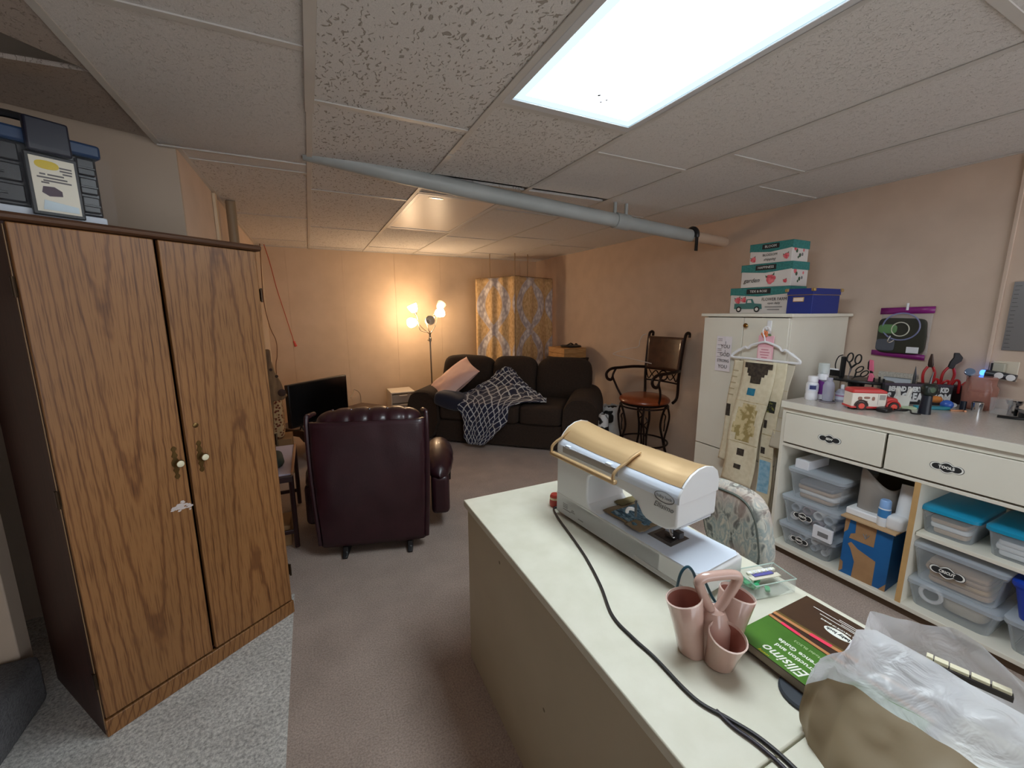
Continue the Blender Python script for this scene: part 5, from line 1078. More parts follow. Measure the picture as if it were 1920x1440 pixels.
t = thing('chrome_tumbler', 'small chrome tumbler with black band in front of the pink jar', 'tumbler', at(2.93, .775)); B().lathe([(0, 0), (.02, 0), (.022, .045), (.019, .048), (.018, .006), (0, .005)], n=20).build('cup', chrome, t)
t = thing('marker_stub', 'black and white stub lying between blue ball and chrome tumbler', 'marker', at(2.915, .82)); B().cyl((0, 0, 0), (0, 0, .045), .012, n=14).build('stub', M('blue_black'), t); B().cyl((.03, .04, 0.012), (.06, .06, 0.012), .011, n=12).build('cap', bw, t)
t = thing('copper_clip', 'tiny copper coloured clip lying in front of the blue ball', 'clip', at(2.845, .815)); B().tube(cat([(-.02, .02, .004), (0, 0, .004), (.02, -.012, .004), (.012, -.024, .005)], 4), .005, 6).build('clip', M('copper', (196, 140, 104), 0.4, 0.4), t)
t = thing('glass_tumbler', 'clear drinking glass on the counter right of the pink jar', 'glass', at(2.93, .70)); B().lathe([(0, 0), (.032, 0), (.036, .08), (.034, .08), (.030, .006), (0, .006)], n=24).build('glass', glass, t)
t = thing('bench_clamp', 'small chrome clamp with black crank right of the drinking glass', 'clamp', at(2.96, .665)); B().lathe([(0, 0), (.018, 0), (.018, .05), (.024, .055), (.03, .075), (0, .075)], n=18).build('body', chrome, t); B().tube(cat([(.0, -.015, .03), (.0, -.04, .025), (0, -.046, .012), (0, -.052, .022)], 4), .007, 8).build('crank', bk_m, t)
t = thing('black_heat_tool', 'tall glossy black appliance cut by the right edge of the counter', 'appliance', at(2.93, .575)); B().lathe([(0, 0), (.065, 0), (.065, .03), (.05, .035)], n=24).build('base', bk_m, t); B().tube([(0, 0, .03), (-.0, -.01, .1), (0.0, -.02, .18)], [.05, .045, .03], 18).build('body', M('ink_blue', (20, 22, 44), 0.25), t); B().lathe([(.0655, .03), (.067, .034), (.05, .04)], n=24).build('rim', M('grey_cap'), t); B().tube(cat([(-.05, .03, .008), (-.07, .07, .006), (-.08, .11, .006)], 4), .007, 6).build('power_lead', bk_m, t)
# wall things
t = thing('wall_outlet', 'wall socket with a plugged in night light and charger above the counter', 'outlet', (RIGHTX, .765, 1.095))
rbox(-.006, -.05, -.045, 0, .04, .055, 'cover_plate', M('ivory_plate', (216, 206, 188), 0.4), t, 0.003); rbox(-.04, -.012, .0, -.006, .036, .045, 'charger', M('grey_plug', (178, 176, 160), 0.4), t, 0.004); rbox(-.042, .028, .002, -.038, .036, .044, 'charger_side', black_m, t, 0.001)
q = B(); body = q.tube(cat([(-.05, .046, -.008), (-.05, .02, -.011), (-.05, -.02, -.016), (-.05, -.058, -.022)], 4), .017, 12, flat=1.0).build('usb_bar', M('grey_black', (52, 54, 60), 0.3), t)
for y, z in ((-.004, -.014), (-.044, -.020)): B().lathe([(.016, 0), (.015, .003), (0, .004)], (-.066, y, z), 18, M4=Matrix.Rotation(-pi / 2, 4, 'Y')).build('dial', M('white_plastic'), t)
B().soft((-.052, .055, -.007), (.032, .022, .028), .8, .8, 14, 8).build('blue_led', emit_mat('led_blue', (.05, .20, 1.0), 3.5), t)
t = thing('hanging_bag', 'zip bag with purple bands hanging on the right wall above the counter', 'bag', (RIGHTX - .012, 1.175, 1.275))
pv = M('magenta_band', (132, 30, 116), 0.35); rx = radians(3)
B().grid(lambda u, v: Vector((-.012 * sin(pi * v) * (.6 + .4 * sin(5 * u)), .115 - .23 * u, -.125 + .25 * v)), 14, 14).build('film', clear_mat('bag_film', (226, 226, 230), 0.85, 0.1, 0.3), t, solid=.001)
B().grid(lambda u, v: Vector((-.002, .125 - .245 * u, .105 + .038 * v + .008 * u)), 4, 2).build('top_band', pv, t, solid=.002); B().grid(lambda u, v: Vector((-.006, .14 - .25 * u, -.14 + .03 * v - .012 * u)), 6, 2).build('bottom_band', pv, t, solid=.003)
B().soft((-.014, .006, -.018), (.018, .224, .205), .3, .2, wr=.05).build('dark_insert', M('olive_black', (42, 42, 30), 0.5), t); B().soft((-.022, .07, .02), (.012, .09, .055), .6, .6).build('green_label', M('bag_green', (92, 134, 84), 0.4), t); B().soft((-.022, .072, -.075), (.010, .09, .07), .4, .3).build('grey_insert', M('slate', (78, 82, 92), 0.4), t); rbox(-.026, -.085, -.115, -.023, -.03, -.08, 'white_sticker', M('white_carton'), t, 0.001)
B().tube([(-.024, .01 + .085 * cos(a), .035 + .078 * sin(a)) for a in [2 * pi * i / 30 for i in range(30)]], .004, 6, closed=True).build('clear_hose', clear_mat('hose', (150, 156, 200), 0.35, 0.1), t); B().tube([(-.026, .01 + .04 * cos(a), .02 + .04 * sin(a)) for a in [2 * pi * i / 24 for i in range(24)]], .003, 6, closed=True).build('ring', M('pale_ring', (206, 206, 190), 0.3), t); B().tube(cat([(-.026, .05, -.02), (-.026, .06, -.05), (-.026, .05, -.06), (-.026, .03, -.045)], 4), .005, 6).build('clip', chrome, t)
B().tube([(-.006, .0, .13), (-.008, 0, .17)], .006, 6).build('wall_hook', bw, t)
t = thing('metal_ruler_board', 'grey metal ruler board on the right wall cut by the frame edge', 'ruler', (RIGHTX - .004, .72, 1.35))
rbox(-.006, -.16, -.145, 0, .065, .19, 'plate', M('grey_metal', (134, 132, 134), 0.35, 0.5), t, 0.001)
tk_ = B()
for i in range(16): z = -.13 + i * .02; tk_.box(-.0066, .05 - (.012 if i % 5 == 0 else .006), z - .0008, -.0058, .06, z + .0008)
tk_.build('scale_marks', M('ink_black'), t)
t_ = rbox(RIGHTX - .012, .815, 1.10, RIGHTX, .83, 2.13, 'trim_right', wall_m, None, 0.002); t_['kind'] = 'structure'
# ------------------------------------------------------------------ sewing desk
DZ = 0.686
desk_top = M('cream_desk_top', (216, 214, 198), 0.33, c2=(208, 206, 188), scale=14); desk_side = M('cream_desk_side', (186, 176, 152), 0.5, c2=(180, 170, 146), scale=5)
DK = thing('sewing_desk', 'cream laminate sewing desk with a flat top in the foreground', 'desk', (0.48, 1.418, 0))
rbox(0, -1.105, .660, .62, 0, DZ, 'tabletop', desk_top, DK, 0.003); rbox(0, -1.75, .660, .62, -1.108, DZ, 'tabletop', desk_top, DK, 0.003)
rbox(.012, -1.74, 0, .030, -.012, .660, 'side_panel', desk_side, DK, 0.002); rbox(.030, -.030, 0, .60, -.012, .660, 'end_panel', desk_side, DK, 0.002)
rbox(.585, -.22, 0, .60, -.030, .660, 'leg_panel', desk_side, DK, 0.002); rbox(.03, -1.74, 0, .60, -1.72, .66, 'end_panel', desk_side, DK, 0.002)
for y, z in ((-.60, .33), (-.62, .06), (-.31, .60)): B().lathe([(.006, 0), (.004, .0006), (0, .0008)], (.012, y, z), 8, M4=Matrix.Rotation(-pi / 2, 4, 'Y')).build('scuff_mark', M('scuff', (128, 118, 98), 0.7), DK)
# ------------------------------------------------------------------ sewing machine, seen from its back
SM = thing('sewing_machine', 'white sewing machine with gold top and handle on the cream desk', 'sewing machine', (0.745, 1.17, DZ), radians(-84.23))
mw = M('machine_white', (214, 216, 218), 0.28, coat=.2); mg = M('machine_gold', (190, 160, 118), 0.42, 0.35, coat=.15); mb = M('machine_blue_white', (214, 224, 238), 0.25)
XZ = lambda a, b, d: (a, d, b)
out = [(0, .012), (.45, .012), (.45, .082), (.235, .082), (.20, .084), (.175, .090), (.162, .102), (.157, .12), (.157, .180), (.163, .195), (.18, .205), (.21, .208), (.30, .206), (.336, .202), (.352, .194), (.366, .180), (.378, .164), (.392, .156), (.42, .152), (.455, .154), (.475, .162), (.49, .172), (.49, .240), (0, .240)]
B().prism([(x, z) for x, z in out], XZ, 0.0, .165).build('body', mw, SM, 0.006, 3, ang=30)
B().prism([(0.0, .012), (.53, .012), (.56, .014), (.566, .03), (.566, .072), (.556, .082), (0.0, .082)], XZ, 0.0, .180).build('flat_bed', mw, SM, 0.004, 3)
B().prism([(.18, .001), (.548, .001), (.560, .012), (.560, .165), (.548, .178), (.18, .178)], lambda a, b, d: (a, b, d), .0815, .0835).build('bed_plate', mb, SM, 0.002)
for x in (.03, .28, .53):
    for y in (.03, .15): B().cyl((x, y, 0), (x, y, .013), .012, n=12).build('rubber_foot', black_m, SM)
# white shoulder, then gold crown: cross-sections in (y, z) swept along x, lifted towards the pillar end
def crown(prof, nm, mat, x0, x1, th=0):
    k = len(prof) - 1
    def fn(u, v):
        x = x0 + (x1 - x0) * u; f = v * k; i = min(int(f), k - 1); f -= i
        y = prof[i][0] * (1 - f) + prof[i + 1][0] * f; z = prof[i][1] * (1 - f) + prof[i + 1][1] * f
        lift = .020 * max(0, 1 - x / .20) ** 1.5 * max(0, (z - .25) / .06) + .006 * max(0, (x - .44) / .05) * max(0, (z - .25) / .06)
        return Vector((x, y, z + lift))
    return B().grid(fn, 40, k * 3)
sh = [(0.0, .236), (0.0, .250), (.002, .258), (.007, .266), (.015, .274)]
gd = [(.014, .2745), (.026, .286), (.045, .299), (.075, .309), (.105, .311), (.135, .305), (.155, .292), (.165, .270), (.165, .238)]
crown(sh, 'shoulder', mb, 0.0, .49).build('shoulder', mb, SM)
crown(gd, 'crown', mg, 0.002, .485).build('gold_top', mg, SM)
for x, nm in ((0.0, 'end_cap'), (.49, 'end_cap')):
    lf = .020 if x == 0 else .006
    pts = [(y, z + lf * max(0, (z - .25) / .06)) for y, z in sh + gd] 
    B().prism(pts, lambda a, b, d: (d, a, b), x - .004 if x else 0.0, x + .002 if x else .004).build(nm, mw, SM, 0.001)
# recessed panel behind the handle and the handle itself
rbox(.030, -.001, .238, .285, .006, .262, 'handle_recess', M('recess_grey', (150, 152, 156), 0.35), SM, 0.002)
for x in (.055, .245): rbox(x - .012, -.002, .258, x + .012, .012, .268, 'hinge_block', mb, SM, 0.002)
hd = B().box(-.008, -.030, .223, .300, -.014, .238)
hd.build('handle', mg, SM, 0.005, 3)
for x in (-.004, .288):
    B().tube(cat([(x, -.022, .230), (x, -.020, .252), (x + .004, -.006, .268), (x + .012, .012, .282), (x + .018, .035, .299), (x + .02, .06, .308)], 6), .011, 8, flat=.45).build('handle_arm', mg, SM)
# logo, lettering, small marks on the back
dgrey = M('logo_grey', (96, 98, 100), 0.4)
lo = B().tube([(.448 + .030 * cos(a), -.0008, .240 + .0145 * sin(a)) for a in [2 * pi * i / 40 for i in range(40)]], .0012, 5, closed=True).build('logo_ring', dgrey, SM)
lettering('baby lock', .0125, dgrey, SM, (.448, -.0012, .240), R0, sx=1.0); lettering('Ellisimo', .021, dgrey, SM, (.447, -.0012, .214), R0, shear=.35, sx=.95)
fp = B()
for i, (x, z, w_) in enumerate(((.05, .056, .012), (.05, .050, .012), (.05, .044, .012), (.058, .036, .02), (.09, .046, .006), (.09, .040, .010), (.13, .030, .012))): fp.box(x - w_, -.0009, z - .0016, x + w_, 0, z + .0016)
for part_i in range(1): fp.build('rating_print', M('rating_grey', (150, 150, 152), 0.5), SM)['kind'] = 'stuff'
rbox(.36, -.0012, .018, .53, .002, .030, 'bed_catch', M('seam_grey', (188, 188, 188), 0.4), SM, 0.001)
rbox(0.0, -.0006, .083, .45, .0, .0845, 'bed_seam', M('seam_grey'), SM, 0)
# needle end
rbox(.365, .045, .0836, .445, .125, .0848, 'needle_plate', M('plate_steel', (112, 108, 106), 0.3, 0.8), SM, 0.001)
rbox(.377, .06, .0849, .435, .11, .0858, 'slide_plate', M('plate_dark', (66, 62, 62), 0.3, 0.6), SM, 0)
B().cyl((.41, .085, .16), (.41, .085, .10), .004, n=10).cyl((.42, .085, .16), (.42, .085, .10), .004, n=10).build('needle_bar', chrome, SM)
B().prism([(.398, .0875), (.428, .0875), (.430, .094), (.420, .10), (.412, .118), (.402, .118), (.400, .10)], XZ, .075, .10).build('presser_foot', chrome, SM, 0.002)
B().box(.43, .07, .10, .452, .09, .118).build('needle_clamp', M('plate_dark'), SM, 0.002)
B().cyl((.36, -.004, .196), (.362, -.004, .150), .0035, n=8).build('presser_lever', M('lever_grey', (90, 90, 92), 0.3, .6), SM); B().tube(cat([(.358, -.004, .168), (.345, -.008, .168), (.335, -.008, .160), (.332, -.006, .15)], 4), .005, 8).build('presser_lever_grip', mw, SM)
B().prism([(.43, .150), (.47, .153), (.488, .165), (.488, .17), (.42, .16)], XZ, .02, .15).build('head_under_cover', M('machine_grey', (196, 200, 208), 0.3), SM, 0.002)
# dark work cloth on the bed
n = N('printed_patch'); nz = n.n('ShaderNodeTexNoise', Vector=n.coord('Object', (1, 3, 1)), Scale=34.0, Detail=3.0, Distortion=1.2)
n.link(n.ramp(nz.outputs[0], [(0.36, lin((44, 66, 84))), (0.52, lin((92, 128, 150))), (0.66, lin((146, 172, 190)))]), n.b.inputs['Base Color']); n.b.inputs['Roughness'].default_value = .8
QP = thing('quilt_block', 'blue and tan quilt block lying on the sewing machine bed', 'quilt block', (0.745, 1.17, DZ + .0845), radians(-84.23))
def qb(x0, y0, x1, y1, nm, m, z=.001):
    B().grid(lambda u, v: Vector((x0 + (x1 - x0) * u, y0 + (y1 - y0) * v, z + .004 + .004 * noise.noise(Vector((u * 3 + x0 * 9, v * 3, 2))))), 8, 8).build(nm, m, QP, solid=.001)
tan_q = M('tan_patch', (140, 122, 96), 0.9); qb(.20, .03, .355, .19, 'tan_patch', tan_q); qb(.225, .04, .345, .17, 'blue_patch', n.m, .0025); qb(.30, .02, .36, .07, 'tan_patch', tan_q, .004); qb(.18, .10, .215, .19, 'tan_patch', M('olive_patch', (112, 100, 66), 0.9), .0035)
# ------------------------------------------------------------------ chair with the landscape print, behind the machine
n = N('landscape_print'); nz = n.n('ShaderNodeTexNoise', Vector=n.coord('Object', (1, 1, .55), (radians(30), radians(20), 0)), Scale=20.0, Detail=6.0, Distortion=1.6); n2 = n.n('ShaderNodeTexNoise', Vector=n.coord('Object'), Scale=5.0)
ca = n.ramp(nz.outputs[0], [(0.30, lin((74, 76, 76))), (0.40, lin((128, 134, 130))), (0.48, lin((200, 200, 188))), (0.58, lin((150, 164, 164))), (0.68, lin((214, 208, 192)))])
n.link(n.mix(n.ramp(n2.outputs[0], [(0.5, (0, 0, 0, 1)), (0.62, (.55, .55, .55, 1))]), ca, lin((180, 152, 140))), n.b.inputs['Base Color']); n.b.inputs['Roughness'].default_value = 0.9
CH = thing('sewing_chair', 'padded sewing chair in a grey green landscape print behind the machine', 'chair', (1.405, .985, 0), radians(-8))
Mc = Matrix.Rotation(radians(-8), 4, 'Y') @ Matrix.Rotation(radians(-6), 4, 'X')
B().soft((.06, 0, .565), (.09, .31, .34), .6, .5, 36, 24, M4=Mc, wr=.02).build('back_cushion', n.m, CH)
B().tube([Mc @ Vector((-.018, .135 * math.copysign(abs(cos(a)) ** .6, cos(a)), .148 * math.copysign(abs(sin(a)) ** .6, sin(a)))) + Vector((.045, 0, .565)) for a in [2 * pi * i / 48 for i in range(48)]], .005, 6, closed=True).build('piping', M('piping_grey', (92, 98, 92), 0.8), CH)
B().soft((-.10, 0, .40), (.34, .38, .11), .4, .4).build('seat_cushion', n.m, CH)
B().tube(cat([(.10, 0, .56), (.12, 0, .44), (.06, 0, .34), (-.10, 0, .33)], 5), .02, 10).build('back_bar', black_m, CH)
B().cyl((-.14, 0, .08), (-.14, 0, .36), .025, n=14).build('pedestal', black_m, CH)
for k in range(5):
    a = 2 * pi * k / 5
    lg = B().tube([(-.14, 0, .10), (-.14 + .26 * cos(a), .26 * sin(a), .065)], [.022, .014], 8).build('leg', black_m, CH); B().cyl((-.14 + .26 * cos(a) - .012, .26 * sin(a), .028), (-.14 + .26 * cos(a) + .012, .26 * sin(a), .028), .028, n=14).build('caster', black_m, lg)
# ------------------------------------------------------------------ pink ceramic tool caddy
cer = M('pink_ceramic', (200, 168, 156), 0.16, coat=.5, c2=(192, 158, 146), scale=5); cin = M('rose_glaze_inside', (164, 110, 98), 0.25, coat=.3); rimm = M('rim_glaze', (226, 202, 190), 0.2, coat=.4)
CA = thing('ceramic_caddy', 'pink glazed three cup utensil caddy with a looped handle on the desk', 'caddy', (.712, .500, DZ))
def cup(x, y, h, lean, nm):
    top = Vector((x + lean[0], y + lean[1], h)); base = Vector((x * .72, y * .72, 0))
    prof = [(.0, .0), (.026, 0), (.029, .006), (.031, h * .5), (.036, h), (.0335, h + .002), (.0325, h - .004), (.028, h * .5), (.025, .012), (0, .011)]
    def fn(i, j, n=28):
        r, z = prof[i]; q = 2 * pi * j / n; c = base.lerp(top, min(1, z / h)); s = z / h
        return Vector((c.x + r * cos(q), c.y + r * sin(q), z + .010 * max(0, s - .5) * 2 * ((cos(q) * -lean[0] + sin(q) * -lean[1]) / .012)))
    n_ = 28; b = B(); vs = [fn(i, j) for i in range(len(prof)) for j in range(n_)]
    mi = []
    for i in range(len(prof) - 1):
        fs = [(i * n_ + j, i * n_ + (j + 1) % n_, (i + 1) * n_ + (j + 1) % n_, (i + 1) * n_ + j) for j in range(n_)]
        b.f += fs; b.mi += [0 if i < 4 else (2 if i < 6 else 1)] * len(fs)
    b.v = [tuple(v) for v in vs]
    return b.build(nm, [cer, cin, rimm], CA, ang=60)
cup(-.044, .030, .124, (-.008, .006), 'cup'); cup(-.012, -.034, .080, (-.003, -.009), 'cup'); cup(.052, .000, .124, (.010, -.004), 'cup')
B().lathe([(0, 0), (.036, 0), (.034, .07), (.020, .10), (0, .105)], (.004, .004, 0), 24).build('core', cer, CA)
hp = [(.004, .006, .085), (-.018, .012, .125), (-.032, .016, .155), (-.034, .017, .168), (-.022, .013, .176), (.004, .004, .178), (.032, -.006, .178), (.046, -.011, .172), (.044, -.010, .158), (.028, -.004, .125), (.006, .004, .09)]
B().tube(cat(hp, 6), .0105, 12, flat=.95).build('handle', cer, CA)
for k in range(2): B().tube([(-.040 + .01 * k, .034, .02), (-.043 + .008 * k, .020, .085 + .01 * k)], .0025, 6).build('tucked_pin' if False else 'tool_stub', M('grey_steel'), CA)
# ------------------------------------------------------------------ glasses behind the caddy
GL = thing('eyeglasses', 'dark teal eyeglasses standing upside down between machine and caddy', 'glasses', (.770, .580, DZ))
tealg2 = M('teal_frame', (22, 66, 82), 0.3)
Mg = Matrix.Rotation(radians(-35), 4, 'Z')
for k in (-1, 1):
    B().tube([Mg @ Vector((k * .033 + .027 * cos(a), -.006, .027 + .023 * sin(a))) for a in [2 * pi * i / 24 for i in range(24)]], .0028, 8, closed=True).build('lens_rim', tealg2, GL)
    B().lathe([(.0, 0), (.0245, 0)], Mg @ Vector((k * .033, -.006, .027)), 24, M4=Mg @ Matrix.Rotation(pi / 2, 4, 'X') @ Matrix.Scale(.9, 4, (0, 1, 0))).build('lens', clear_mat('lens', (220, 230, 236), .94, .03, .2), GL)
B().tube(cat([Mg @ Vector((-.008, -.006, .032)), Mg @ Vector((0, -.006, .037)), Mg @ Vector((.008, -.006, .032))], 4), .0028, 8).build('bridge', tealg2, GL)
B().tube(cat([(-.048, .032, .022), (-.046, .030, .07), (-.043, .026, .110), (-.036, .022, .128), (-.026, .018, .132), (-.016, .012, .118), (-.008, .006, .088), (-.002, .0, .06)], 5), .0034, 8).build('temple', tealg2, GL)
B().tube(cat([(.046, -.030, .022), (.030, -.012, .05), (.016, -.006, .078), (.006, -.004, .096), (-.004, -.002, .100), (-.012, .0, .088)], 5), .0034, 8).build('temple', tealg2, GL)
# ------------------------------------------------------------------ pincushion at the far end, acrylic tray, book, disc
RP = thing('red_tape_measure', 'small red and cream round container at the far end of the machine', 'container', (.772, 1.222, DZ))
B().lathe([(0, 0), (.018, 0), (.021, .01), (.019, .04), (.016, .046), (0, .047)], n=20).build('body', M('brick_red', (176, 62, 50), 0.45), RP); B().lathe([(.0202, .028), (.0198, .036)], n=20).build('cream_band', M('cream_band', (226, 206, 170), 0.5), RP)
AT = thing('acrylic_tray', 'clear acrylic tray of clips and needle packs at the desk edge', 'tray', (1.015, .583, DZ), radians(-12))
acr = clear_mat('acrylic', (220, 230, 226), 0.92, 0.06, .3)
rbox(-.062, -.035, 0, .062, .035, .004, 'base', acr, AT, 0)
for (a, b, c, d) in ((-.062, -.035, .062, -.032), (-.062, .032, .062, .035), (-.062, -.035, -.059, .035), (.059, -.035, .062, .035)): rbox(a, b, .003, c, d, .040, 'wall', acr, AT, 0.0005)
B().tube([(-.062, -.035, .04), (.062, -.035, .04), (.062, .035, .04), (-.062, .035, .04)], .0016, 6, closed=True).build('rim', M('acrylic_edge', (176, 196, 186), 0.15), AT)
random.seed(11)
for k in range(9): B().soft((random.uniform(-.05, .0), random.uniform(-.025, .025), .008 + .002 * k), (.022, .012, .008), .5, .5, 10, 6, M4=Matrix.Rotation(random.uniform(0, 3), 4, 'Z')).build('green_clip', M('clip_green', (50, 160, 104), 0.35), AT)
for k, (m, w_) in enumerate(((M('label_white'), .09), (M('pack_violet', (92, 90, 160), 0.4), .06), (M('white_carton'), .08))): B().box(-w_ / 2 + .008, .0 + k * .009, .026 + k * .003, w_ / 2 + .008, .014 + k * .007, .028 + k * .003).build('needle_pack', m, AT)
for k in range(7): B().soft((-.03 + k * .013, .022, .032), (.010, .009, .008), .6, .6, 10, 6).build('pearl_clip', M('pearl', (214, 214, 196), 0.3), AT)
BK = thing('instruction_book', 'green and brown instruction book lying by the pink caddy', 'book', (.9075, .355, DZ + .0085), radians(90))
# local x: reading direction (+Y of the room), local y: towards the camera side
BKW, BKH = .280, .265
rbox(-BKW / 2 + .002, -BKH / 2 + .002, .001, BKW / 2 - .002, BKH / 2 - .002, .019, 'pages', M('page_edge', (150, 142, 126), 0.8), BK, 0)
cov = rbox(-BKW / 2, -BKH / 2, .019, BKW / 2, BKH / 2, .0212, 'cover', M('cover_brown', (52, 36, 30), 0.3, coat=.3, c2=(72, 50, 34), scale=9), BK, 0.0005); rbox(-BKW / 2, -BKH / 2, 0, BKW / 2, BKH / 2, .0015, 'back_cover', M('cover_brown'), BK, 0.0005)
grn = M('cover_green', (62, 106, 36), 0.3, coat=.3, c2=(78, 124, 44), scale=9); orange = M('stripe_orange', (186, 128, 84), 0.3); pinks = M('stripe_pink', (232, 66, 96), 0.3); oliv = M('stripe_olive', (104, 84, 44), 0.3)
def arc(y_a, y_b, th, nm, m, z, x0=-1, x1=1):
    pts_t = []; pts_b = []
    for i in range(13):
        u = x0 + (x1 - x0) * i / 12; y = y_a + (y_b - y_a) * (u + 1) / 2 + .004 * (1 - u * u)
        pts_t.append((u * BKW / 2, y + th / 2)); pts_b.append((u * BKW / 2, y - th / 2))
    B().prism(pts_t + pts_b[::-1], lambda a, b, d: (a, b, d), z, z + .0003).build(nm, m, cov)
B().prism([(-BKW / 2, BKH / 2)] + [(-BKW / 2 + BKW * i / 12, .018 + .004 * (1 - (i / 6 - 1) ** 2)) for i in range(13)] + [(BKW / 2, BKH / 2)], lambda a, b, d: (a, b, d), .0212, .0216).build('green_field', grn, cov)
arc(.012, .012, .008, 'stripe', orange, .0217); arc(-.034, -.010, .012, 'stripe', oliv, .0215); arc(-.030, -.004, .009, 'stripe', orange, .0218); arc(.012, .012, .0085, 'stripe', pinks, .0219, .52, .80); arc(-.030, -.004, .010, 'stripe', pinks, .0221, .18, .46)
bkw = M('print_white', (232, 234, 226), 0.4)
lettering('Ellisimo', .034, bkw, cov, (.046, .1120, .0219), shear=.35, sx=.80, bold=.0004); lettering('Instruction and', .0155, bkw, cov, (.036, .0850, .0219), sx=.95, bold=.0003); lettering('Reference Guide', .0155, bkw, cov, (.036, .0660, .0219), sx=.95, bold=.0003); lettering('Model BLSO3', .0095, M('print_pale_green', (186, 206, 160), 0.4), cov, (.042, .0410, .0221)); lettering('sewing', .008, M('print_yellow'), cov, (.077, .1290, .0219), shear=.3)
B().prism([(.038 + .026 * cos(a), -.0610 + .0125 * sin(a)) for a in [2 * pi * i / 36 for i in range(36)]], lambda a, b, d: (a, b, d), .0216, .0220).build('logo_oval', bkw, cov); lettering('baby lock', .0115, sign_b, cov, (.038, -.0610, .0222), bold=.0004); lettering('FOR THE LOVE OF SEWING', .0058, bkw, cov, (.045, -.0800, .0217), bold=.0002)
for y, a, b in ((-.094, -.02, .09), (-.099, -.02, .05), (-.106, .0, .11), (-.112, .02, .06)): B().box(a, y - .0009, .0214, b, y + .0009, .0217).build('fine_print', bkw, cov)
dc = B().lathe([(.0, .0), (.044, 0), (.046, .002), (.046, .005), (.043, .008), (0, .008)], n=36).build('black_disc', M('slate_black', (44, 50, 58), 0.6), None); dc.location = (.795, .345, DZ); tag(dc, 'flat black round disc under the lower edge of the instruction book', 'disc')
dc.location = (.752 + .035, .352, DZ)
# ------------------------------------------------------------------ cords on the desk
k1 = [(.780, 1.19), (.752, 1.198), (.728, 1.13), (.700, 1.0), (.673, .888), (.635, .775), (.592, .675), (.588, .60), (.592, .54), (.590, .44), (.612, .385), (.630, .335), (.632, .27), (.615, .15), (.59, .02)]
c_ = B().tube(cat([(x, y, DZ + .004) for x, y in k1], 8), .0036, 8).build('machine_cord', M('cord_charcoal', (34, 32, 34), 0.45), None); tag(c_, 'dark grey machine cord curving along the desk top', 'cord')
k2 = [(.606, .405), (.606, .372), (.616, .33), (.617, .27), (.600, .15), (.575, .02)]
c_ = B().tube(cat([(x, y, DZ + .0045) for x, y in k2], 8), .0032, 8).build('extension_lead', M('cord_violet_black', (38, 30, 44), 0.45), None); tag(c_, 'thin black cord lying beside the machine cord at the near desk end', 'cord')
# ------------------------------------------------------------------ plastic bag with cream pieces
n = N('bag_plastic'); n.b.inputs['Base Color'].default_value = lin((232, 234, 240)); n.b.inputs['Roughness'].default_value = 0.22
trl = n.n('ShaderNodeBsdfTranslucent', Color=lin((226, 228, 236))); trp = n.n('ShaderNodeBsdfTransparent')
m1 = n.n('ShaderNodeMixShader', i0=.35, i1=n.b.outputs[0], i2=trl.outputs[0]); m2 = n.n('ShaderNodeMixShader', i0=.26, i1=m1.outputs[0], i2=trp.outputs[0]); n.link(m2.outputs[0], n.out.inputs[0])
nz = n.n('ShaderNodeTexNoise', Vector=n.coord('Object'), Scale=24.0, Detail=3.0, Distortion=1.0); n.bump(nz.outputs[0], 0.9, 0.01); bag_m = n.m
BO = Vector((.90, .10, DZ))
PB = thing('plastic_bag', 'crumpled white plastic bag with tan lined side open at the near desk end', 'bag', BO)
def crump(p, s, q): return s * (noise.noise(Vector((p.x * 14, p.y * 14, p.z * 14 + q))) + .5 * noise.noise(Vector((p.x * 34, p.y * 34, p.z * 34 + q))))
def along(pts, u):
    k = len(pts) - 1; f = min(u, .99999) * k; i = min(int(f), k - 1); f -= i
    f2 = f * f * (3 - 2 * f) * .5 + f * .5
    return Vector(pts[i]).lerp(Vector(pts[i + 1]), f2) - BO
RIMF = [(.722, .316, .800), (.748, .300, .815), (.765, .272, .806), (.766, .21, .803), (.772, .155, .802), (.78, .06, .80), (.79, -.10, .80)]
BASEF = [(.722, .322, DZ), (.694, .300, DZ), (.676, .262, DZ), (.656, .20, DZ), (.64, .14, DZ), (.64, .05, DZ), (.65, -.10, DZ)]
RIMI = [(.726, .312, .822), (.758, .290, .852), (.800, .300, .864), (.838, .288, .858), (.862, .214, .842), (.860, .145, .84), (.862, .05, .84), (.87, -.10, .84)]
def front(u, v):
    p = along(BASEF, u).lerp(along(RIMF, u), v)
    p.x -= .020 * sin(pi * v) * (1 - .5 * v); p.y += .006 * sin(pi * v)
    w_ = .004 + .010 * v
    p.x += crump(p, w_, 1) + .008 * sin(u * 26) * v * (1 - v) * 2; p.y += crump(p, w_, 5) * .5
    return p
def fold(u, v):
    a = front(u, 1.0); b = along(RIMI, u)
    p = a.lerp(b, v); p.z += .010 * sin(pi * v)
    e = .015 * sin(pi * min(1, v)) + .002
    p.z += crump(p, e, 9); p.x += crump(p, e, 3) * .5
    return p
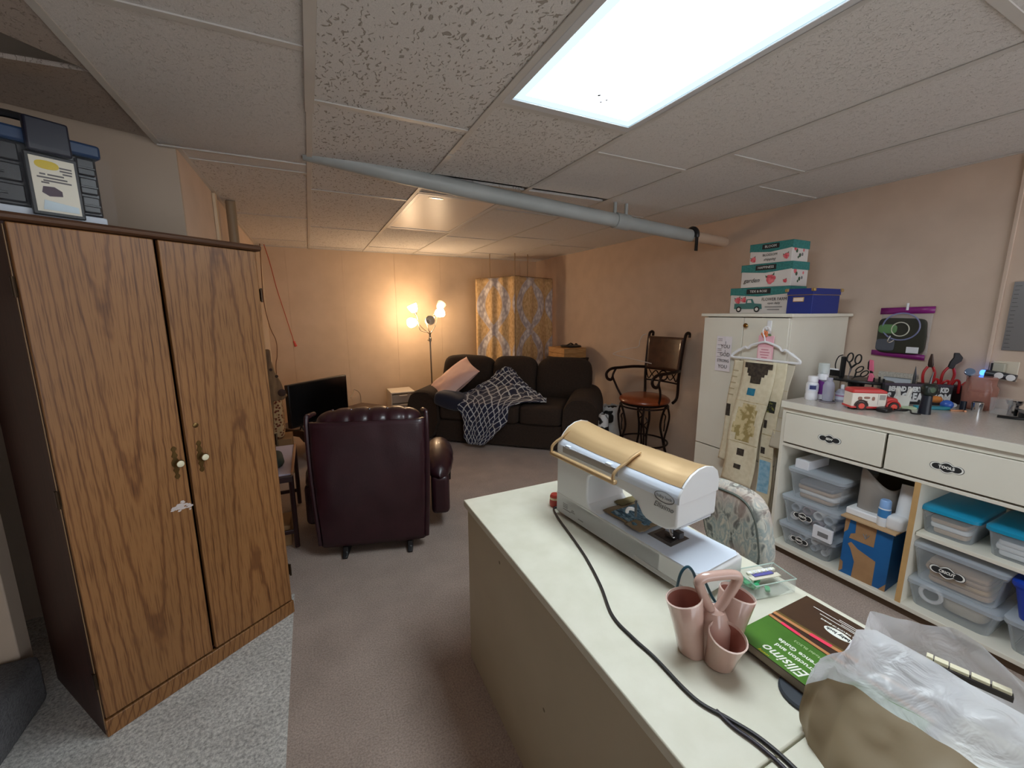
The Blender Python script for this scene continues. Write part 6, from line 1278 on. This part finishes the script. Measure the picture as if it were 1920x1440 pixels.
n = N('bag_tan'); n.b.inputs['Base Color'].default_value = lin((158, 142, 116)); n.b.inputs['Roughness'].default_value = 0.5
tl2 = n.n('ShaderNodeBsdfTranslucent', Color=lin((140, 120, 92))); n.link(n.n('ShaderNodeMixShader', i0=.3, i1=n.b.outputs[0], i2=tl2.outputs[0]).outputs[0], n.out.inputs[0])
B().grid(lambda u, v: front(u, v * (.93 - .18 * max(0, 1 - u * 3.2))), 60, 24).build('lined_side', n.m, PB)  # lower front wall of the bag coloured tan, the rest stays white
bgm = B().grid(lambda u, v: front(u, (.93 - .18 * max(0, 1 - u * 3.2)) + v * (.07 + .18 * max(0, 1 - u * 3.2))), 60, 6).grid(fold, 100, 34)
BR = [(-.07, .205, .115), (.012, .226, .158), (.04, .19, .160), (.078, .14, .158), (.075, .10, .160), (.045, .066, .154), (.06, .03, .150), (.10, -.06, .15)]
def backw(u, v):
    k = len(BR) - 1; f = u * k; i = min(int(f), k - 1); f -= i
    t_ = Vector(BR[i]).lerp(Vector(BR[i + 1]), f); b = Vector((.02 + .10 * u * .6, .20 - .38 * u, .042))
    p = b.lerp(t_, v); e = .010 * v + .002
    p.x += crump(p, e, 2) + .02 * sin(pi * v); p.z += crump(p, e, 6)
    return p
bgm.grid(backw, 50, 16)
def side_near(u, v): return front(0, v).lerp(backw(0, v), u) + Vector((0, .012 * sin(u * 6), .03 * sin(pi * u) * (1 - v)))
bgm.grid(side_near, 16, 16)
bgm.build('bag_film', bag_m, PB)
ck = M('cream_plastic', (226, 220, 192), 0.35)
KEY = thing('cream_rail', 'cream plastic rail of small blocks sticking out of the plastic bag', 'rail', (.935, .249, DZ + .108), atan2(-.087, .026))
rbox(0.004, -.006, -.012, .125, .010, .0, 'rail', M('plate_dark'), KEY, 0.001)
KEY.scale = (.8, .8, .8)
for k, (a, b, dz) in enumerate(((0.0, .0105, .002), (.0125, .034, .001), (.036, .064, .0), (.067, .093, 0), (.096, .122, 0))): rbox(a, -.003, .0, b, .012, .007 + dz, 'cream_block', ck, KEY, 0.001)
